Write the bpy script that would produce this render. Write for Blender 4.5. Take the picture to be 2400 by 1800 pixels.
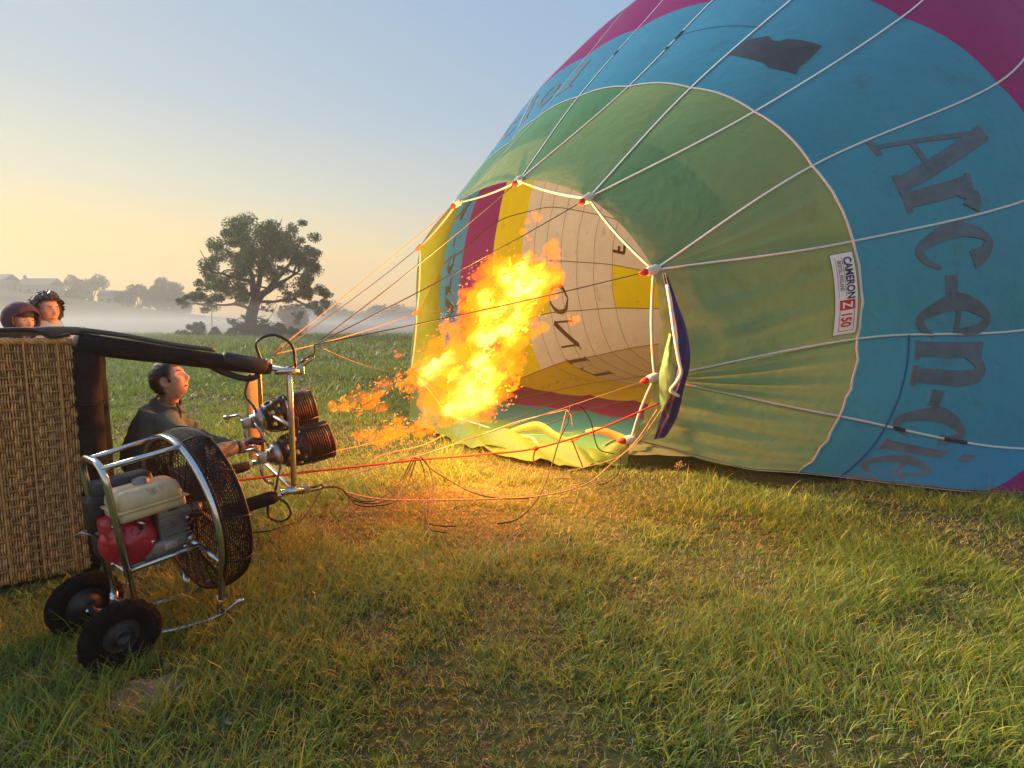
import bpy, bmesh, math, random
import numpy as np
from mathutils import Vector, Matrix, noise as mnoise
from math import radians as RAD, sin, cos, pi

for _o in list(bpy.data.objects):
    bpy.data.objects.remove(_o)
sc = bpy.context.scene
COL = sc.collection
random.seed(4); rng = np.random.default_rng(4)

# ------------------------------------------------------------------ camera
F_PX, CAM_H, HORIZON = 1250.0, 1.55, 765.0        # on the 2400 x 1800 photograph
TILT = math.atan((900 - HORIZON) / F_PX)
cam = bpy.data.objects.new('camera', bpy.data.cameras.new('camera'))
COL.objects.link(cam)
cam.location = (0, 0, CAM_H)
cam.rotation_euler = (pi / 2 - TILT, 0, 0)
cam.data.sensor_width = 36.0
cam.data.lens = F_PX / 2400 * 36.0
cam.data.clip_start = 0.05
cam.data.clip_end = 3000
sc.camera = cam

# ------------------------------------------------------------------ world, sun, exposure
SUN_EL, SUN_AZ = 2.0, -64.0                        # degrees; azimuth from +Y, negative = left
world = bpy.data.worlds.new('World'); sc.world = world; world.use_nodes = True
wn = world.node_tree; wn.nodes.clear(); WL = wn.links
sky = wn.nodes.new('ShaderNodeTexSky'); sky.sky_type = 'NISHITA'; sky.sun_disc = False
sky.sun_elevation = RAD(SUN_EL); sky.sun_rotation = RAD(SUN_AZ)
sky.air_density = 1.0; sky.dust_density = 1.0; sky.ozone_density = 3.0; sky.altitude = 50
gm = wn.nodes.new('ShaderNodeGamma'); gm.inputs['Gamma'].default_value = .5     # dawn glow held back as a phone camera does
WL.new(sky.outputs[0], gm.inputs['Color'])
tc_ = wn.nodes.new('ShaderNodeTexCoord'); sx = wn.nodes.new('ShaderNodeSeparateXYZ'); WL.new(tc_.outputs['Generated'], sx.inputs[0])
def ramp(stops):
    r = wn.nodes.new('ShaderNodeValToRGB'); e = r.color_ramp.elements
    for i, (p, c) in enumerate(stops):
        k = e[i] if i < 2 else e.new(p)
        k.position = p; k.color = (*c, 1)
    WL.new(sx.outputs['Z'], r.inputs['Fac']); return r
warm = ramp([(0, (1.0, .46, .08)), (1, (.19, .29, .48)), (.05, (1.0, .54, .09)), (.12, (.90, .60, .17)), (.21, (.60, .57, .40)), (.33, (.39, .45, .49)), (.6, (.24, .34, .47))])
cool = ramp([(0, (.72, .50, .30)), (1, (.16, .28, .47)), (.05, (.76, .54, .28)), (.14, (.56, .53, .41)), (.22, (.38, .45, .49)), (.36, (.26, .38, .52)), (.6, (.19, .32, .51))])
vm = wn.nodes.new('ShaderNodeVectorMath'); vm.operation = 'DOT_PRODUCT'; WL.new(tc_.outputs['Generated'], vm.inputs[0]); vm.inputs[1].default_value = (sin(RAD(SUN_AZ)), cos(RAD(SUN_AZ)), 0)
cl = wn.nodes.new('ShaderNodeMapRange'); cl.inputs['From Min'].default_value = .25; cl.inputs['From Max'].default_value = 1.0; WL.new(vm.outputs['Value'], cl.inputs['Value'])
mx = wn.nodes.new('ShaderNodeMix'); mx.data_type = 'RGBA'; WL.new(cl.outputs[0], mx.inputs['Factor']); WL.new(cool.outputs[0], mx.inputs['A']); WL.new(warm.outputs[0], mx.inputs['B'])
sc_ = wn.nodes.new('ShaderNodeMix'); sc_.data_type = 'RGBA'; sc_.blend_type = 'MULTIPLY'; sc_.inputs['Factor'].default_value = 1; sc_.inputs['B'].default_value = (9.2, 9.2, 9.2, 1); sc_.clamp_result = False
WL.new(mx.outputs['Result'], sc_.inputs['A'])
m2 = wn.nodes.new('ShaderNodeMix'); m2.data_type = 'RGBA'; m2.inputs['Factor'].default_value = .12; WL.new(sc_.outputs['Result'], m2.inputs['A']); WL.new(gm.outputs[0], m2.inputs['B'])
bg = wn.nodes.new('ShaderNodeBackground'); bg.inputs['Strength'].default_value = 0.1
wo = wn.nodes.new('ShaderNodeOutputWorld'); WL.new(m2.outputs['Result'], bg.inputs['Color']); WL.new(bg.outputs[0], wo.inputs['Surface'])
FLK_OUT, FLK_IN, FL_W = 21.0, 12.0, 450.0          # brightness of the burner flame
HAZE_D, MIST_D, MIST_Z = .0019, .012, 3.6          # air
sl = bpy.data.lights.new('sun', 'SUN'); sl.energy = 3.1; sl.angle = RAD(18); sl.color = (1.0, 0.93, 0.80)
so = bpy.data.objects.new('sun', sl); COL.objects.link(so)
_sd = Vector((sin(RAD(SUN_AZ)) * cos(RAD(27)), cos(RAD(SUN_AZ)) * cos(RAD(27)), sin(RAD(27))))
so.rotation_euler = _sd.to_track_quat('Z', 'Y').to_euler(); so.location = (-40, 40, 30)
sc.view_settings.view_transform = 'Standard'; sc.view_settings.look = 'None'
sc.view_settings.exposure = 0.74; sc.view_settings.gamma = 1.0
sc.view_settings.use_curve_mapping = False

# ------------------------------------------------------------------ helpers
def ray(px, py):
    cx, cy = (px - 1200) / F_PX, (900 - py) / F_PX
    return np.array([cx, cos(TILT) + cy * sin(TILT), -sin(TILT) + cy * cos(TILT)])
def at(px, py, y):                                  # point at forward distance y
    d = ray(px, py); return d * (y / d[1]) + np.array([0, 0, CAM_H])
def gnd(px, py, z=0.0):                             # point on the level z
    d = ray(px, py); return d * ((z - CAM_H) / d[2]) + np.array([0, 0, CAM_H])

ORG = {}
def tag(o, label=None, cat=None, group=None, kind=None):
    if label: o['label'] = label
    if cat: o['category'] = cat
    if group: o['group'] = group
    if kind: o['kind'] = kind
    return o
def thing(name, loc, label, cat, group=None):
    o = bpy.data.objects.new(name, None); COL.objects.link(o); o.location = loc; o.empty_display_size = .1
    ORG[o.name] = np.array(loc, float)
    return tag(o, label, cat, group)
def root_of(p):
    return ORG[p.name]
def obj(name, verts, faces, mat, parent=None, smooth=True, label=None, cat=None, group=None, kind=None):
    verts = np.asarray(verts, float)
    if parent is not None: org = root_of(parent)
    else: org = np.array([verts[:, 0].mean(), verts[:, 1].mean(), verts[:, 2].min()])
    me = bpy.data.meshes.new(name)
    me.from_pydata((verts - org).tolist(), [], faces)
    me.validate()
    if smooth: me.polygons.foreach_set('use_smooth', [True] * len(me.polygons))
    for m in (mat if isinstance(mat, (list, tuple)) else [mat]): me.materials.append(m)
    o = bpy.data.objects.new(name, me); COL.objects.link(o)
    if parent is not None: o.parent = parent
    else: o.location = org
    ORG[o.name] = org
    return tag(o, label, cat, group, kind)
class MB:
    def __init__(s): s.v = []; s.f = []; s.mi = []
    def add(s, v, f, mi=0):
        n = len(s.v); s.v.extend([tuple(p) for p in v]); s.f.extend([tuple(i + n for i in q) for q in f]); s.mi.extend([mi] * len(f)); return s
    def xf(s, M):
        s.v = [tuple(M @ Vector(p)) for p in s.v]; return s
    def build(s, name, mat, parent=None, smooth=True, **k):
        o = obj(name, s.v, s.f, mat, parent, smooth, **k)
        if isinstance(mat, (list, tuple)) and len(s.mi) == len(o.data.polygons): o.data.polygons.foreach_set('material_index', s.mi)
        return o
def spline(pts, n):                                 # Catmull-Rom through pts
    P = np.asarray(pts, float); m = len(P)
    if m == 2: return [P[0] + (P[1] - P[0]) * t for t in np.linspace(0, 1, n)]
    out = []
    for t in np.linspace(0, m - 1 - 1e-9, n):
        i = int(t); u = t - i
        p1, p2 = P[i], P[i + 1]
        p0 = P[i - 1] if i > 0 else 2 * p1 - p2
        p3 = P[i + 2] if i + 2 < m else 2 * p2 - p1
        out.append(.5 * (2 * p1 + (p2 - p0) * u + (2 * p0 - 5 * p1 + 4 * p2 - p3) * u * u + (3 * p1 - p0 - 3 * p2 + p3) * u ** 3))
    return out
def tube(pts, r, sides=8, closed=False, caps=True):
    P = [np.asarray(p, float) for p in pts]; n = len(P)
    R = r if hasattr(r, '__len__') else [r] * n
    V = []; Fc = []; up = None
    for i in range(n):
        if closed: t = P[(i + 1) % n] - P[i - 1]
        else: t = P[min(i + 1, n - 1)] - P[max(i - 1, 0)]
        t = t / (np.linalg.norm(t) + 1e-12)
        if up is None:
            a = np.array([0, 0, 1.]) if abs(t[2]) < .9 else np.array([1., 0, 0])
            up = np.cross(np.cross(t, a), t)
        up = up - t * np.dot(up, t); up = up / (np.linalg.norm(up) + 1e-12)
        b = np.cross(t, up)
        for s in range(sides):
            a = 2 * pi * s / sides
            V.append(P[i] + R[i] * (up * cos(a) + b * sin(a)))
    m = n if closed else n - 1
    for i in range(m):
        for s in range(sides):
            a, b2 = i * sides + s, i * sides + (s + 1) % sides
            c, d = ((i + 1) % n) * sides + (s + 1) % sides, ((i + 1) % n) * sides + s
            Fc.append((a, b2, c, d))
    if caps and not closed:
        Fc.append(tuple(reversed(range(sides)))); Fc.append(tuple(range((n - 1) * sides, n * sides)))
    return V, Fc
def box(c, sx, sy, sz, M=None, bev=0.0):
    bm = bmesh.new(); bmesh.ops.create_cube(bm, size=1)
    for v in bm.verts: v.co = Vector((v.co.x * sx, v.co.y * sy, v.co.z * sz))
    if bev > 0: bmesh.ops.bevel(bm, geom=list(bm.edges), offset=bev, segments=2, affect='EDGES', profile=.6)
    bm.verts.index_update()
    V = [(Vector(c) + (M @ v.co if M else v.co)) for v in bm.verts]; Fc = [tuple(v.index for v in f.verts) for f in bm.faces]
    bm.free(); return [tuple(v) for v in V], Fc
def lathe(prof, seg=24, M=None):                    # prof: list of (r, z) about local z
    V = []; Fc = []
    for r, z in prof:
        for s in range(seg):
            a = 2 * pi * s / seg; V.append((r * cos(a), r * sin(a), z))
    for i in range(len(prof) - 1):
        for s in range(seg):
            Fc.append((i * seg + s, i * seg + (s + 1) % seg, (i + 1) * seg + (s + 1) % seg, (i + 1) * seg + s))
    if M: V = [tuple(M @ Vector(v)) for v in V]
    return V, Fc
def frame(origin, zdir, xhint=(0, 0, 1)):           # matrix whose local z looks along zdir
    z = Vector(zdir).normalized(); x = Vector(xhint); x = (x - z * x.dot(z)).normalized(); y = z.cross(x)
    M = Matrix((x, y, z)).transposed().to_4x4(); M.translation = Vector(origin); return M

# ------------------------------------------------------------------ materials
def mat(name, col, rough=.6, metal=0.0, spec=.5, var=.12, scale=30.0, bump=0.0, bscale=None, trans=0.0, col2=None, stretch=None, coat=0.0, tlift=0.0, attr=None, wear=None):
    m = bpy.data.materials.new(name); m.use_nodes = True; nt = m.node_tree; nd = nt.nodes; L = nt.links
    b = nd['Principled BSDF']; out = nd['Material Output']
    b.inputs['Roughness'].default_value = rough; b.inputs['Metallic'].default_value = metal
    b.inputs['Specular IOR Level'].default_value = spec; b.inputs['Coat Weight'].default_value = coat
    tc = nd.new('ShaderNodeTexCoord'); mp = nd.new('ShaderNodeMapping')
    L.new(tc.outputs['Object'], mp.inputs['Vector'])
    if stretch: mp.inputs['Scale'].default_value = stretch
    nz = nd.new('ShaderNodeTexNoise'); nz.inputs['Scale'].default_value = scale; nz.inputs['Detail'].default_value = 5; nz.inputs['Roughness'].default_value = .6
    L.new(mp.outputs[0], nz.inputs['Vector'])
    mix = nd.new('ShaderNodeMix'); mix.data_type = 'RGBA'
    c = np.array(col[:3])
    if col2 is None: lo, hi = c * (1 - var), np.minimum(c * (1 + var), 1)
    else: lo, hi = c, np.array(col2)
    mix.inputs['A'].default_value = (*lo, 1); mix.inputs['B'].default_value = (*hi, 1)
    rp = nd.new('ShaderNodeMapRange'); rp.inputs['From Min'].default_value = .3; rp.inputs['From Max'].default_value = .7
    L.new(nz.outputs['Fac'], rp.inputs['Value']); L.new(rp.outputs[0], mix.inputs['Factor'])
    cs = mix.outputs['Result']
    if attr:
        at_ = nd.new('ShaderNodeAttribute'); at_.attribute_name = attr
        mm = nd.new('ShaderNodeMix'); mm.data_type = 'RGBA'; mm.blend_type = 'MULTIPLY'; mm.inputs['Factor'].default_value = 1
        L.new(cs, mm.inputs['A']); L.new(at_.outputs['Color'], mm.inputs['B']); cs = mm.outputs['Result']
    if wear:                                        # (colour, scale, threshold): scuffs and stains with their own shape
        n2 = nd.new('ShaderNodeTexNoise'); n2.inputs['Scale'].default_value = wear[1]; n2.inputs['Detail'].default_value = 7; n2.inputs['Roughness'].default_value = .7
        L.new(tc.outputs['Object'], n2.inputs['Vector'])
        r2 = nd.new('ShaderNodeMapRange'); r2.inputs['From Min'].default_value = wear[2]; r2.inputs['From Max'].default_value = wear[2] + .12
        L.new(n2.outputs['Fac'], r2.inputs['Value'])
        m2 = nd.new('ShaderNodeMix'); m2.data_type = 'RGBA'; m2.inputs['B'].default_value = (*wear[0], 1)
        L.new(r2.outputs[0], m2.inputs['Factor']); L.new(cs, m2.inputs['A']); cs = m2.outputs['Result']
    L.new(cs, b.inputs['Base Color'])
    if bump > 0:
        nb = nd.new('ShaderNodeTexNoise'); nb.inputs['Scale'].default_value = bscale or scale * 2; nb.inputs['Detail'].default_value = 4
        L.new(mp.outputs[0], nb.inputs['Vector'])
        bp = nd.new('ShaderNodeBump'); bp.inputs['Strength'].default_value = bump; bp.inputs['Distance'].default_value = .02
        L.new(nb.outputs['Fac'], bp.inputs['Height']); L.new(bp.outputs[0], b.inputs['Normal'])
    if trans > 0:
        t = nd.new('ShaderNodeBsdfTranslucent'); tl = nd.new('ShaderNodeMix'); tl.data_type = 'RGBA'; tl.inputs['Factor'].default_value = tlift; tl.inputs['B'].default_value = (.95, .66, .40, 1)
        L.new(cs, tl.inputs['A']); L.new(tl.outputs['Result'], t.inputs['Color'])
        if bump > 0: L.new(bp.outputs[0], t.inputs['Normal'])
        ms = nd.new('ShaderNodeMixShader'); ms.inputs[0].default_value = trans
        L.new(b.outputs[0], ms.inputs[1]); L.new(t.outputs[0], ms.inputs[2]); L.new(ms.outputs[0], out.inputs['Surface'])
    return m
# ------------------------------------------------------------------ ground, far hill
def smooth(a, b, x):
    t = np.clip((x - a) / (b - a), 0, 1); return t * t * (3 - 2 * t)
def terrain(x, y):
    x = np.asarray(x, float); y = np.asarray(y, float)
    r = np.hypot(x, y); ratio = x / np.maximum(y, 1)
    z = .012 * np.sin(x * 1.9 + 1) * np.cos(y * 1.6) * smooth(.5, 3, r)
    z = z + .6 * smooth(24, 60, y) - .9 * smooth(62, 110, y)
    hill = 21 * (1 - smooth(-1.15, -.33, ratio)) + 3.0 * (1 - smooth(-.45, -.1, ratio)) + .6
    z = z + hill * smooth(95, 270, y) + 1.2 * np.sin(x * .02 + 2) * smooth(90, 200, y)
    return z
gx = []; 
_ys = np.concatenate([np.linspace(-14, 14, 70), 14 * np.exp(np.linspace(.04, math.log(900 / 14), 90))])
_us = np.linspace(-1, 1, 161)
V = []; Fc = []
for y in _ys:
    w = max(24, abs(y) * 2.2 + 10)
    for u in _us: V.append((u * w, y, 0))
V = np.array(V); V[:, 2] = terrain(V[:, 0], V[:, 1])
nu = len(_us)
for i in range(len(_ys) - 1):
    for j in range(nu - 1):
        a = i * nu + j; Fc.append((a, a + 1, a + nu + 1, a + nu))
def ground_mat():
    m = bpy.data.materials.new('meadow_soil'); m.use_nodes = True; nt = m.node_tree; nd = nt.nodes; L = nt.links
    b = nd['Principled BSDF']; b.inputs['Roughness'].default_value = .95; b.inputs['Specular IOR Level'].default_value = .1
    g = nd.new('ShaderNodeNewGeometry')
    n1 = nd.new('ShaderNodeTexNoise'); n1.inputs['Scale'].default_value = .35; n1.inputs['Detail'].default_value = 8; n1.inputs['Roughness'].default_value = .65
    n2 = nd.new('ShaderNodeTexNoise'); n2.inputs['Scale'].default_value = 18; n2.inputs['Detail'].default_value = 6
    L.new(g.outputs['Position'], n1.inputs['Vector']); L.new(g.outputs['Position'], n2.inputs['Vector'])
    cr = nd.new('ShaderNodeValToRGB'); e = cr.color_ramp.elements
    e[0].position = .3; e[0].color = (.035, .05, .015, 1); e[1].position = .7; e[1].color = (.11, .15, .045, 1)
    k = e.new(.55); k.color = (.075, .085, .03, 1)
    L.new(n1.outputs['Fac'], cr.inputs['Fac'])
    mx = nd.new('ShaderNodeMix'); mx.data_type = 'RGBA'; mx.blend_type = 'MULTIPLY'; mx.inputs['Factor'].default_value = 1
    r2 = nd.new('ShaderNodeMapRange'); r2.inputs['From Min'].default_value = .3; r2.inputs['From Max'].default_value = .7; r2.inputs['To Min'].default_value = .55; r2.inputs['To Max'].default_value = 1.25
    L.new(n2.outputs['Fac'], r2.inputs['Value']); L.new(cr.outputs[0], mx.inputs['A']); L.new(r2.outputs[0], mx.inputs['B'])
    L.new(mx.outputs['Result'], b.inputs['Base Color'])
    bp = nd.new('ShaderNodeBump'); bp.inputs['Strength'].default_value = .6; bp.inputs['Distance'].default_value = .05
    L.new(n2.outputs['Fac'], bp.inputs['Height']); L.new(bp.outputs[0], b.inputs['Normal'])
    return m
obj('ground', V, Fc, ground_mat(), kind='structure')
# ------------------------------------------------------------------ balloon envelope
AX = np.array([sin(RAD(43)), cos(RAD(43)), 0]); NX = np.array([AX[1], -AX[0], 0])
def on_plane(px, py, d):
    r = ray(px, py); o = np.array([0, 0, CAM_H])
    return o + r * ((d - o @ AX) / (r @ AX))
def dnz(d, n, z): return AX * d + NX * n + np.array([0, 0, z])
NG = 24; KS = list(range(-9, 15))                    # tape k = index - 9; the tape k = -1 is the topmost
D_M, D_1, D_2 = 5.08, 5.95, 7.56
MOUTH = {-8.5: (963, 868), -6.5: (977, 733), -4.5: (984, 579), -2.5: (1072, 475), -.5: (1217, 423), 1.5: (1380, 464), 3.5: (1533, 633),
         5.5: (1535, 885), 7.5: (1480, 1030), 9.5: (1385, 1076), 11.5: (1185, 1020), 13.5: (1052, 978)}
RING1 = {-3: (1195, 335), -2: (1258, 278), -1: (1356, 228), 0: (1473, 204), 1: (1619, 207), 2: (1768, 263), 3: (1903, 390), 4: (1998, 566),
         5: (2009, 794), 6: (1966, 975), 7: (1870, 1122)}
RING2 = {-2: (1378, 130), -1: (1495, 68), 0: (1668, 4), 2: (2114, 41), 3: (2338, 195), 4: (2475, 440), 5: (2490, 752), 6: (2440, 1052), 7: (2310, 1158)}
DR2 = {4: 7.55, 5: 7.45, 6: 7.0, 7: 6.4}
#          d,   n0,   zc,  r,  floor half width
GEN = [(D_M, -4.7, 1.5, 2.0, 1.5), (D_1, -4.3, 1.8, 2.95, 2.73), (D_2, -4.3, 2.0, 4.25, 3.8), (9.3, -4.3, 2.7, 5.0, 4.2), (10.9, -4.3, 3.1, 5.5, 4.5),
       (12.3, -4.3, 3.4, 5.8, 4.7), (13.8, -4.3, 3.5, 5.8, 4.7), (15.2, -4.3, 3.5, 5.4, 4.3), (16.5, -4.3, 3.3, 4.6, 3.3), (17.6, -4.3, 3.1, 3.4, 1.6),
       (18.4, -4.3, 3.0, 1.8, .9), (18.7, -4.3, 2.9, .12, .06)]
def ringpt(j, k):
    d, n0, zc, r, fw = GEN[j]
    th = RAD(15.5 + 15 * k)
    n, z = n0 + r * sin(th), zc + r * cos(th)
    kk = k if k >= -1 else k
    if j == 1 and k in RING1: return on_plane(*RING1[k], D_1)
    if j == 2 and k in RING2: return on_plane(*RING2[k], DR2.get(k, D_2))
    if j == 2 and 4 <= k <= 7: d, n = ((7.55, .15), (7.5, .55), (7.12, .5), (6.45, -.2))[k - 4]
    if j == 2 and k in (8, 9): d -= .6
    if j == 3 and 4 <= k <= 8: d, n = ((9.25, .75), (9.0, 1.35), (8.3, 1.5), (7.5, 1.0), (8.1, .2))[k - 4]
    if j == 3 and k == 6: z = .85
    if j == 4 and 4 <= k <= 7: n += .5; d -= (0, .2, .6, 1.0)[k - 4]
    if zc - r < 0 and z < .12:                         # lies on the grass
        u = (k - 11) / 4.0                             # floor gores k = 7 .. 15(-9)
        if k < -1: u = (k + 24 - 11) / 4.0
        n = n0 + fw * (-u); z = .06 + .05 * abs(math.sin(k * 2.3 + j))
        if abs(u) > .95: z = .1
    return dnz(d, n, max(z, .05))
RP = np.zeros((len(GEN), NG, 3))
for i, k in enumerate(KS):
    km = (k // 2) * 2 + 1.5 if (k % 2 == 1) else (k // 2) * 2 - .5   # odd k and the next even one share a mouth vertex
    km = {True: km}.get(True)
    if km < -8.5: km += 24
    if km > 13.5: km -= 24
    RP[0, i] = on_plane(*MOUTH[km], D_M)
    for j in range(1, len(GEN)): RP[j, i] = ringpt(j, k)
CEN = np.array([dnz(g[0], g[1], g[2]) for g in GEN])
def crom(P, t):
    m = len(P); t = min(max(t, 0), m - 1 - 1e-9); i = int(t); u = t - i
    p1, p2 = P[i], P[i + 1]; p0 = P[i - 1] if i else 2 * p1 - p2; p3 = P[i + 2] if i + 2 < m else 2 * p2 - p1
    return .5 * (2 * p1 + (p2 - p0) * u + (2 * p0 - 5 * p1 + 4 * p2 - p3) * u * u + (3 * p1 - p0 - 3 * p2 + p3) * u ** 3)
def tape(k, t):
    p = crom(RP[:, (k + 9) % NG], t); p[2] = max(p[2], .05); return p
def S(kf, t, off=0.0, bulge=.055, wr=True):
    k = math.floor(kf + 1e-9); u = kf - k
    A, B = tape(k, t), tape(k + 1, t); c = crom(CEN, t)
    P = A + (B - A) * u
    o = P - c; o -= AX * (o @ AX) * .6; o /= np.linalg.norm(o) + 1e-9
    w = np.linalg.norm(B - A)
    h = bulge * 4 * u * (1 - u) * w
    if wr and t < 2.2:                                 # slack pleats that fan out from the mouth on the lower side
        kk = (kf + 9) % 24 - 9
        am = max(0, 1 - abs(kk - 6.3) / 3.4) * (1 - u * 0) * max(0, 1 - abs(t - .5) / .72)
        h += .05 * am * math.sin(kf * 19 + 2.2 * math.sin(t * 3 + kf)) * math.sin(pi * u) ** .5
        h += .02 * am * math.sin(kf * 41 + t * 7)
    P = P + o * (h + off)
    P[2] = max(P[2], .045 + off * .2)
    return P
def outward(kf, t):
    P = S(kf, t, 0, wr=False); a = S(kf + .05, t, 0, wr=False) - P; b = S(kf, min(t + .05, 10.9), 0, wr=False) - P
    n = np.cross(a, b); n /= np.linalg.norm(n) + 1e-9
    return n if n @ (P - crom(CEN, t)) > 0 else -n

FABT = .27
def fabric(name, col):
    m = mat(name, col, rough=.55, spec=.25, var=.05, scale=2.5, trans=FABT, tlift=.40 if name[0] == 'g' else .0, bump=.45, bscale=9, stretch=(1, 1, 1), wear=(tuple(np.array(col) * .72 + .02), 2.2, .57))
    return m
FAB = {'g': fabric('green_ripstop', (.115, .31, .155)), 'b': fabric('blue_ripstop', (.05, .28, .47)), 'p': fabric('plum_ripstop', (.26, .022, .16)),
       'y': fabric('yellow_ripstop', (.78, .60, .01)), 'c': fabric('cream_ripstop', (.74, .62, .44))}
TAPE_M = mat('white_load_tape', (.66, .69, .70), rough=.7, var=.12, scale=60, trans=.1)
MTAPE_M = mat('grey_mouth_tape', (.44, .45, .46), rough=.8, var=.12, scale=60)
SEAM_M = mat('seam_thread', (.30, .22, .13), rough=.9)
LETTER_M = mat('grey_letter_cloth', (.13, .18, .23), rough=.7, var=.2, scale=8, trans=.2)
env = thing('balloon_envelope', dnz(11, -4.3, 0), 'half inflated hot air balloon lying on its side with green, blue and plum bands', 'hot air balloon')
ROWS = [(0, 1, 'g', 12, 10), (1, 2, 'b', 10, 8), (2, 3, 'p', 8, 8), (3, 4, 'y', 6, 6)]
ROWS += [(4 + .5 * q, 4.5 + .5 * q, 'c', 4, 6) for q in range(6)] + [(7, 8, 'c', 6, 6), (8, 11, 'c', 10, 6)]
def panel_colour(ri, k):
    c = ROWS[ri][2]
    if k == -8 and (ROWS[ri][0] in (4, 4.5) or ROWS[ri][0] >= 7): c = 'y'     # stepped panels
    if k in (13, 14) and ROWS[ri][0] in (4, 4.5): c = 'y'
    if k in (10, 11, 12) and ROWS[ri][0] in (4, 4.5, 5, 5.5): c = 'y'
    return c
for ri, (t0, t1, c, nv, nu_) in enumerate(ROWS):
    for k in KS:
        V = []; Fc = []
        nu2 = nu_ if -3 <= k <= 9 or t0 > 1 else nu_
        if t0 < 1 and 2 <= k <= 9: nv2, nu2 = 22, 26
        else: nv2 = nv
        for a in range(nv2 + 1):
            for b in range(nu2 + 1): V.append(S(k + b / nu2 * .99999, t0 + (t1 - t0) * a / nv2))
        for a in range(nv2):
            for b in range(nu2):
                q = a * (nu2 + 1) + b; Fc.append((q, q + 1, q + nu2 + 2, q + nu2 + 1))
        obj('fabric_panel', V, Fc, FAB[panel_colour(ri, k)], env)
def ribbon(fn, ts, w, off, thick=.004):               # strip following points fn(t) -> (P, outward, along)
    V = []; Fc = []
    for P, n, s in [fn(t) for t in ts]:
        for du, dn in ((-1, 0), (1, 0), (1, thick), (-1, thick)): V.append(P + s * du * w / 2 + n * (off + dn))
    for i in range(len(ts) - 1):
        for q in range(4): a = i * 4 + q; b = i * 4 + (q + 1) % 4; Fc.append((a, b, b + 4, a + 4))
    return V, Fc
for k in KS:
    def fn(t, k=k):
        P = tape(k, t); n = outward(k + .0001, max(t, .02)); d = crom(RP[:, (k + 9) % NG], min(t + .05, 10.99)) - crom(RP[:, (k + 9) % NG], max(t - .05, 0)); d /= np.linalg.norm(d) + 1e-9
        return P, n, np.cross(n, d)
    V, Fc = ribbon(fn, np.concatenate([np.linspace(0, 3, 40), np.linspace(3.1, 10.8, 40)]), .021, .004); obj('load_tape', V, Fc, TAPE_M, env)
    V, Fc = ribbon(fn, np.concatenate([np.linspace(0, 3, 24), np.linspace(3.1, 10.8, 40)]), .022, -.014); obj('inner_seam', V, Fc, SEAM_M, env)
def hoop(t, w, off, name, m, step=.125, ks=None, amp=0):
    def fn(kf):
        P = S(kf, t, 0); n = outward(kf, max(t, .03)); d = S(kf + .04, t) - S(kf - .04, t); d /= np.linalg.norm(d) + 1e-9
        return P, n, np.cross(n, d)
    V, Fc = ribbon(fn, np.arange(ks[0], ks[1] + 1e-6, step) if ks else np.arange(-9, 15.0001, step), w, off)
    return obj(name, V, Fc, m, env)
hoop(1, .023, .006, 'ring_tape', TAPE_M)
for t in (4.5, 5, 5.5, 6, 6.5, 7): hoop(t, .014, -.016, 'inner_seam', SEAM_M, .25)
# heavy white mouth tape between the load points
mk = sorted(MOUTH)
for a in range(12):
    k0 = mk[a]; k1 = mk[(a + 1) % 12]
    A = on_plane(*MOUTH[k0], D_M); B = on_plane(*MOUTH[k1], D_M)
    n = A + B; c = CEN[0]; o = (A + B) / 2 - c; o /= np.linalg.norm(o)
    pts = [A + (B - A) * u - o * .06 * 4 * u * (1 - u) * np.linalg.norm(B - A) * .5 for u in np.linspace(0, 1, 9)]
    pts = [np.array([p[0], p[1], max(p[2], .06)]) for p in pts]
    V, Fc = tube(pts, .016 if -1 <= k0 <= 8 else .012, 8); obj('mouth_tape', V, Fc, MTAPE_M, env)
# ------------------------------------------------------------------ lettering, banner, load tabs, skirt, scoop flap
LM = 2.25                                            # metres per row of the blue band
def stroke(M, pts, ws, fn, off, n=None, thick=.014):
    P = spline([np.array([p[0], p[1], 0]) for p in pts], n or max(6, len(pts) * 5)); W = np.interp(np.linspace(0, 1, len(P)), np.linspace(0, 1, len(ws)), ws)
    V = []; Fc = []
    for i, p in enumerate(P):
        d = P[min(i + 1, len(P) - 1)] - P[max(i - 1, 0)]; d /= np.linalg.norm(d) + 1e-9; s = np.array([-d[1], d[0], 0])
        for q in (-1, -.33, .33, 1):
            a = p + s * q * W[i] / 2; V.append(fn(a[0], a[1], off))
        for q in (1, .33, -.33, -1):
            a = p + s * q * W[i] / 2; V.append(fn(a[0], a[1], off - thick - .008))
    for i in range(len(P) - 1):
        for q in range(8): a = i * 8 + q; b = i * 8 + (q + 1) % 8; Fc.append((a, b, b + 8, a + 8))
    Fc.append(tuple(range(8))); Fc.append(tuple(range(len(P) * 8 - 1, len(P) * 8 - 9, -1)))
    M.add(V, Fc)
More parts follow.
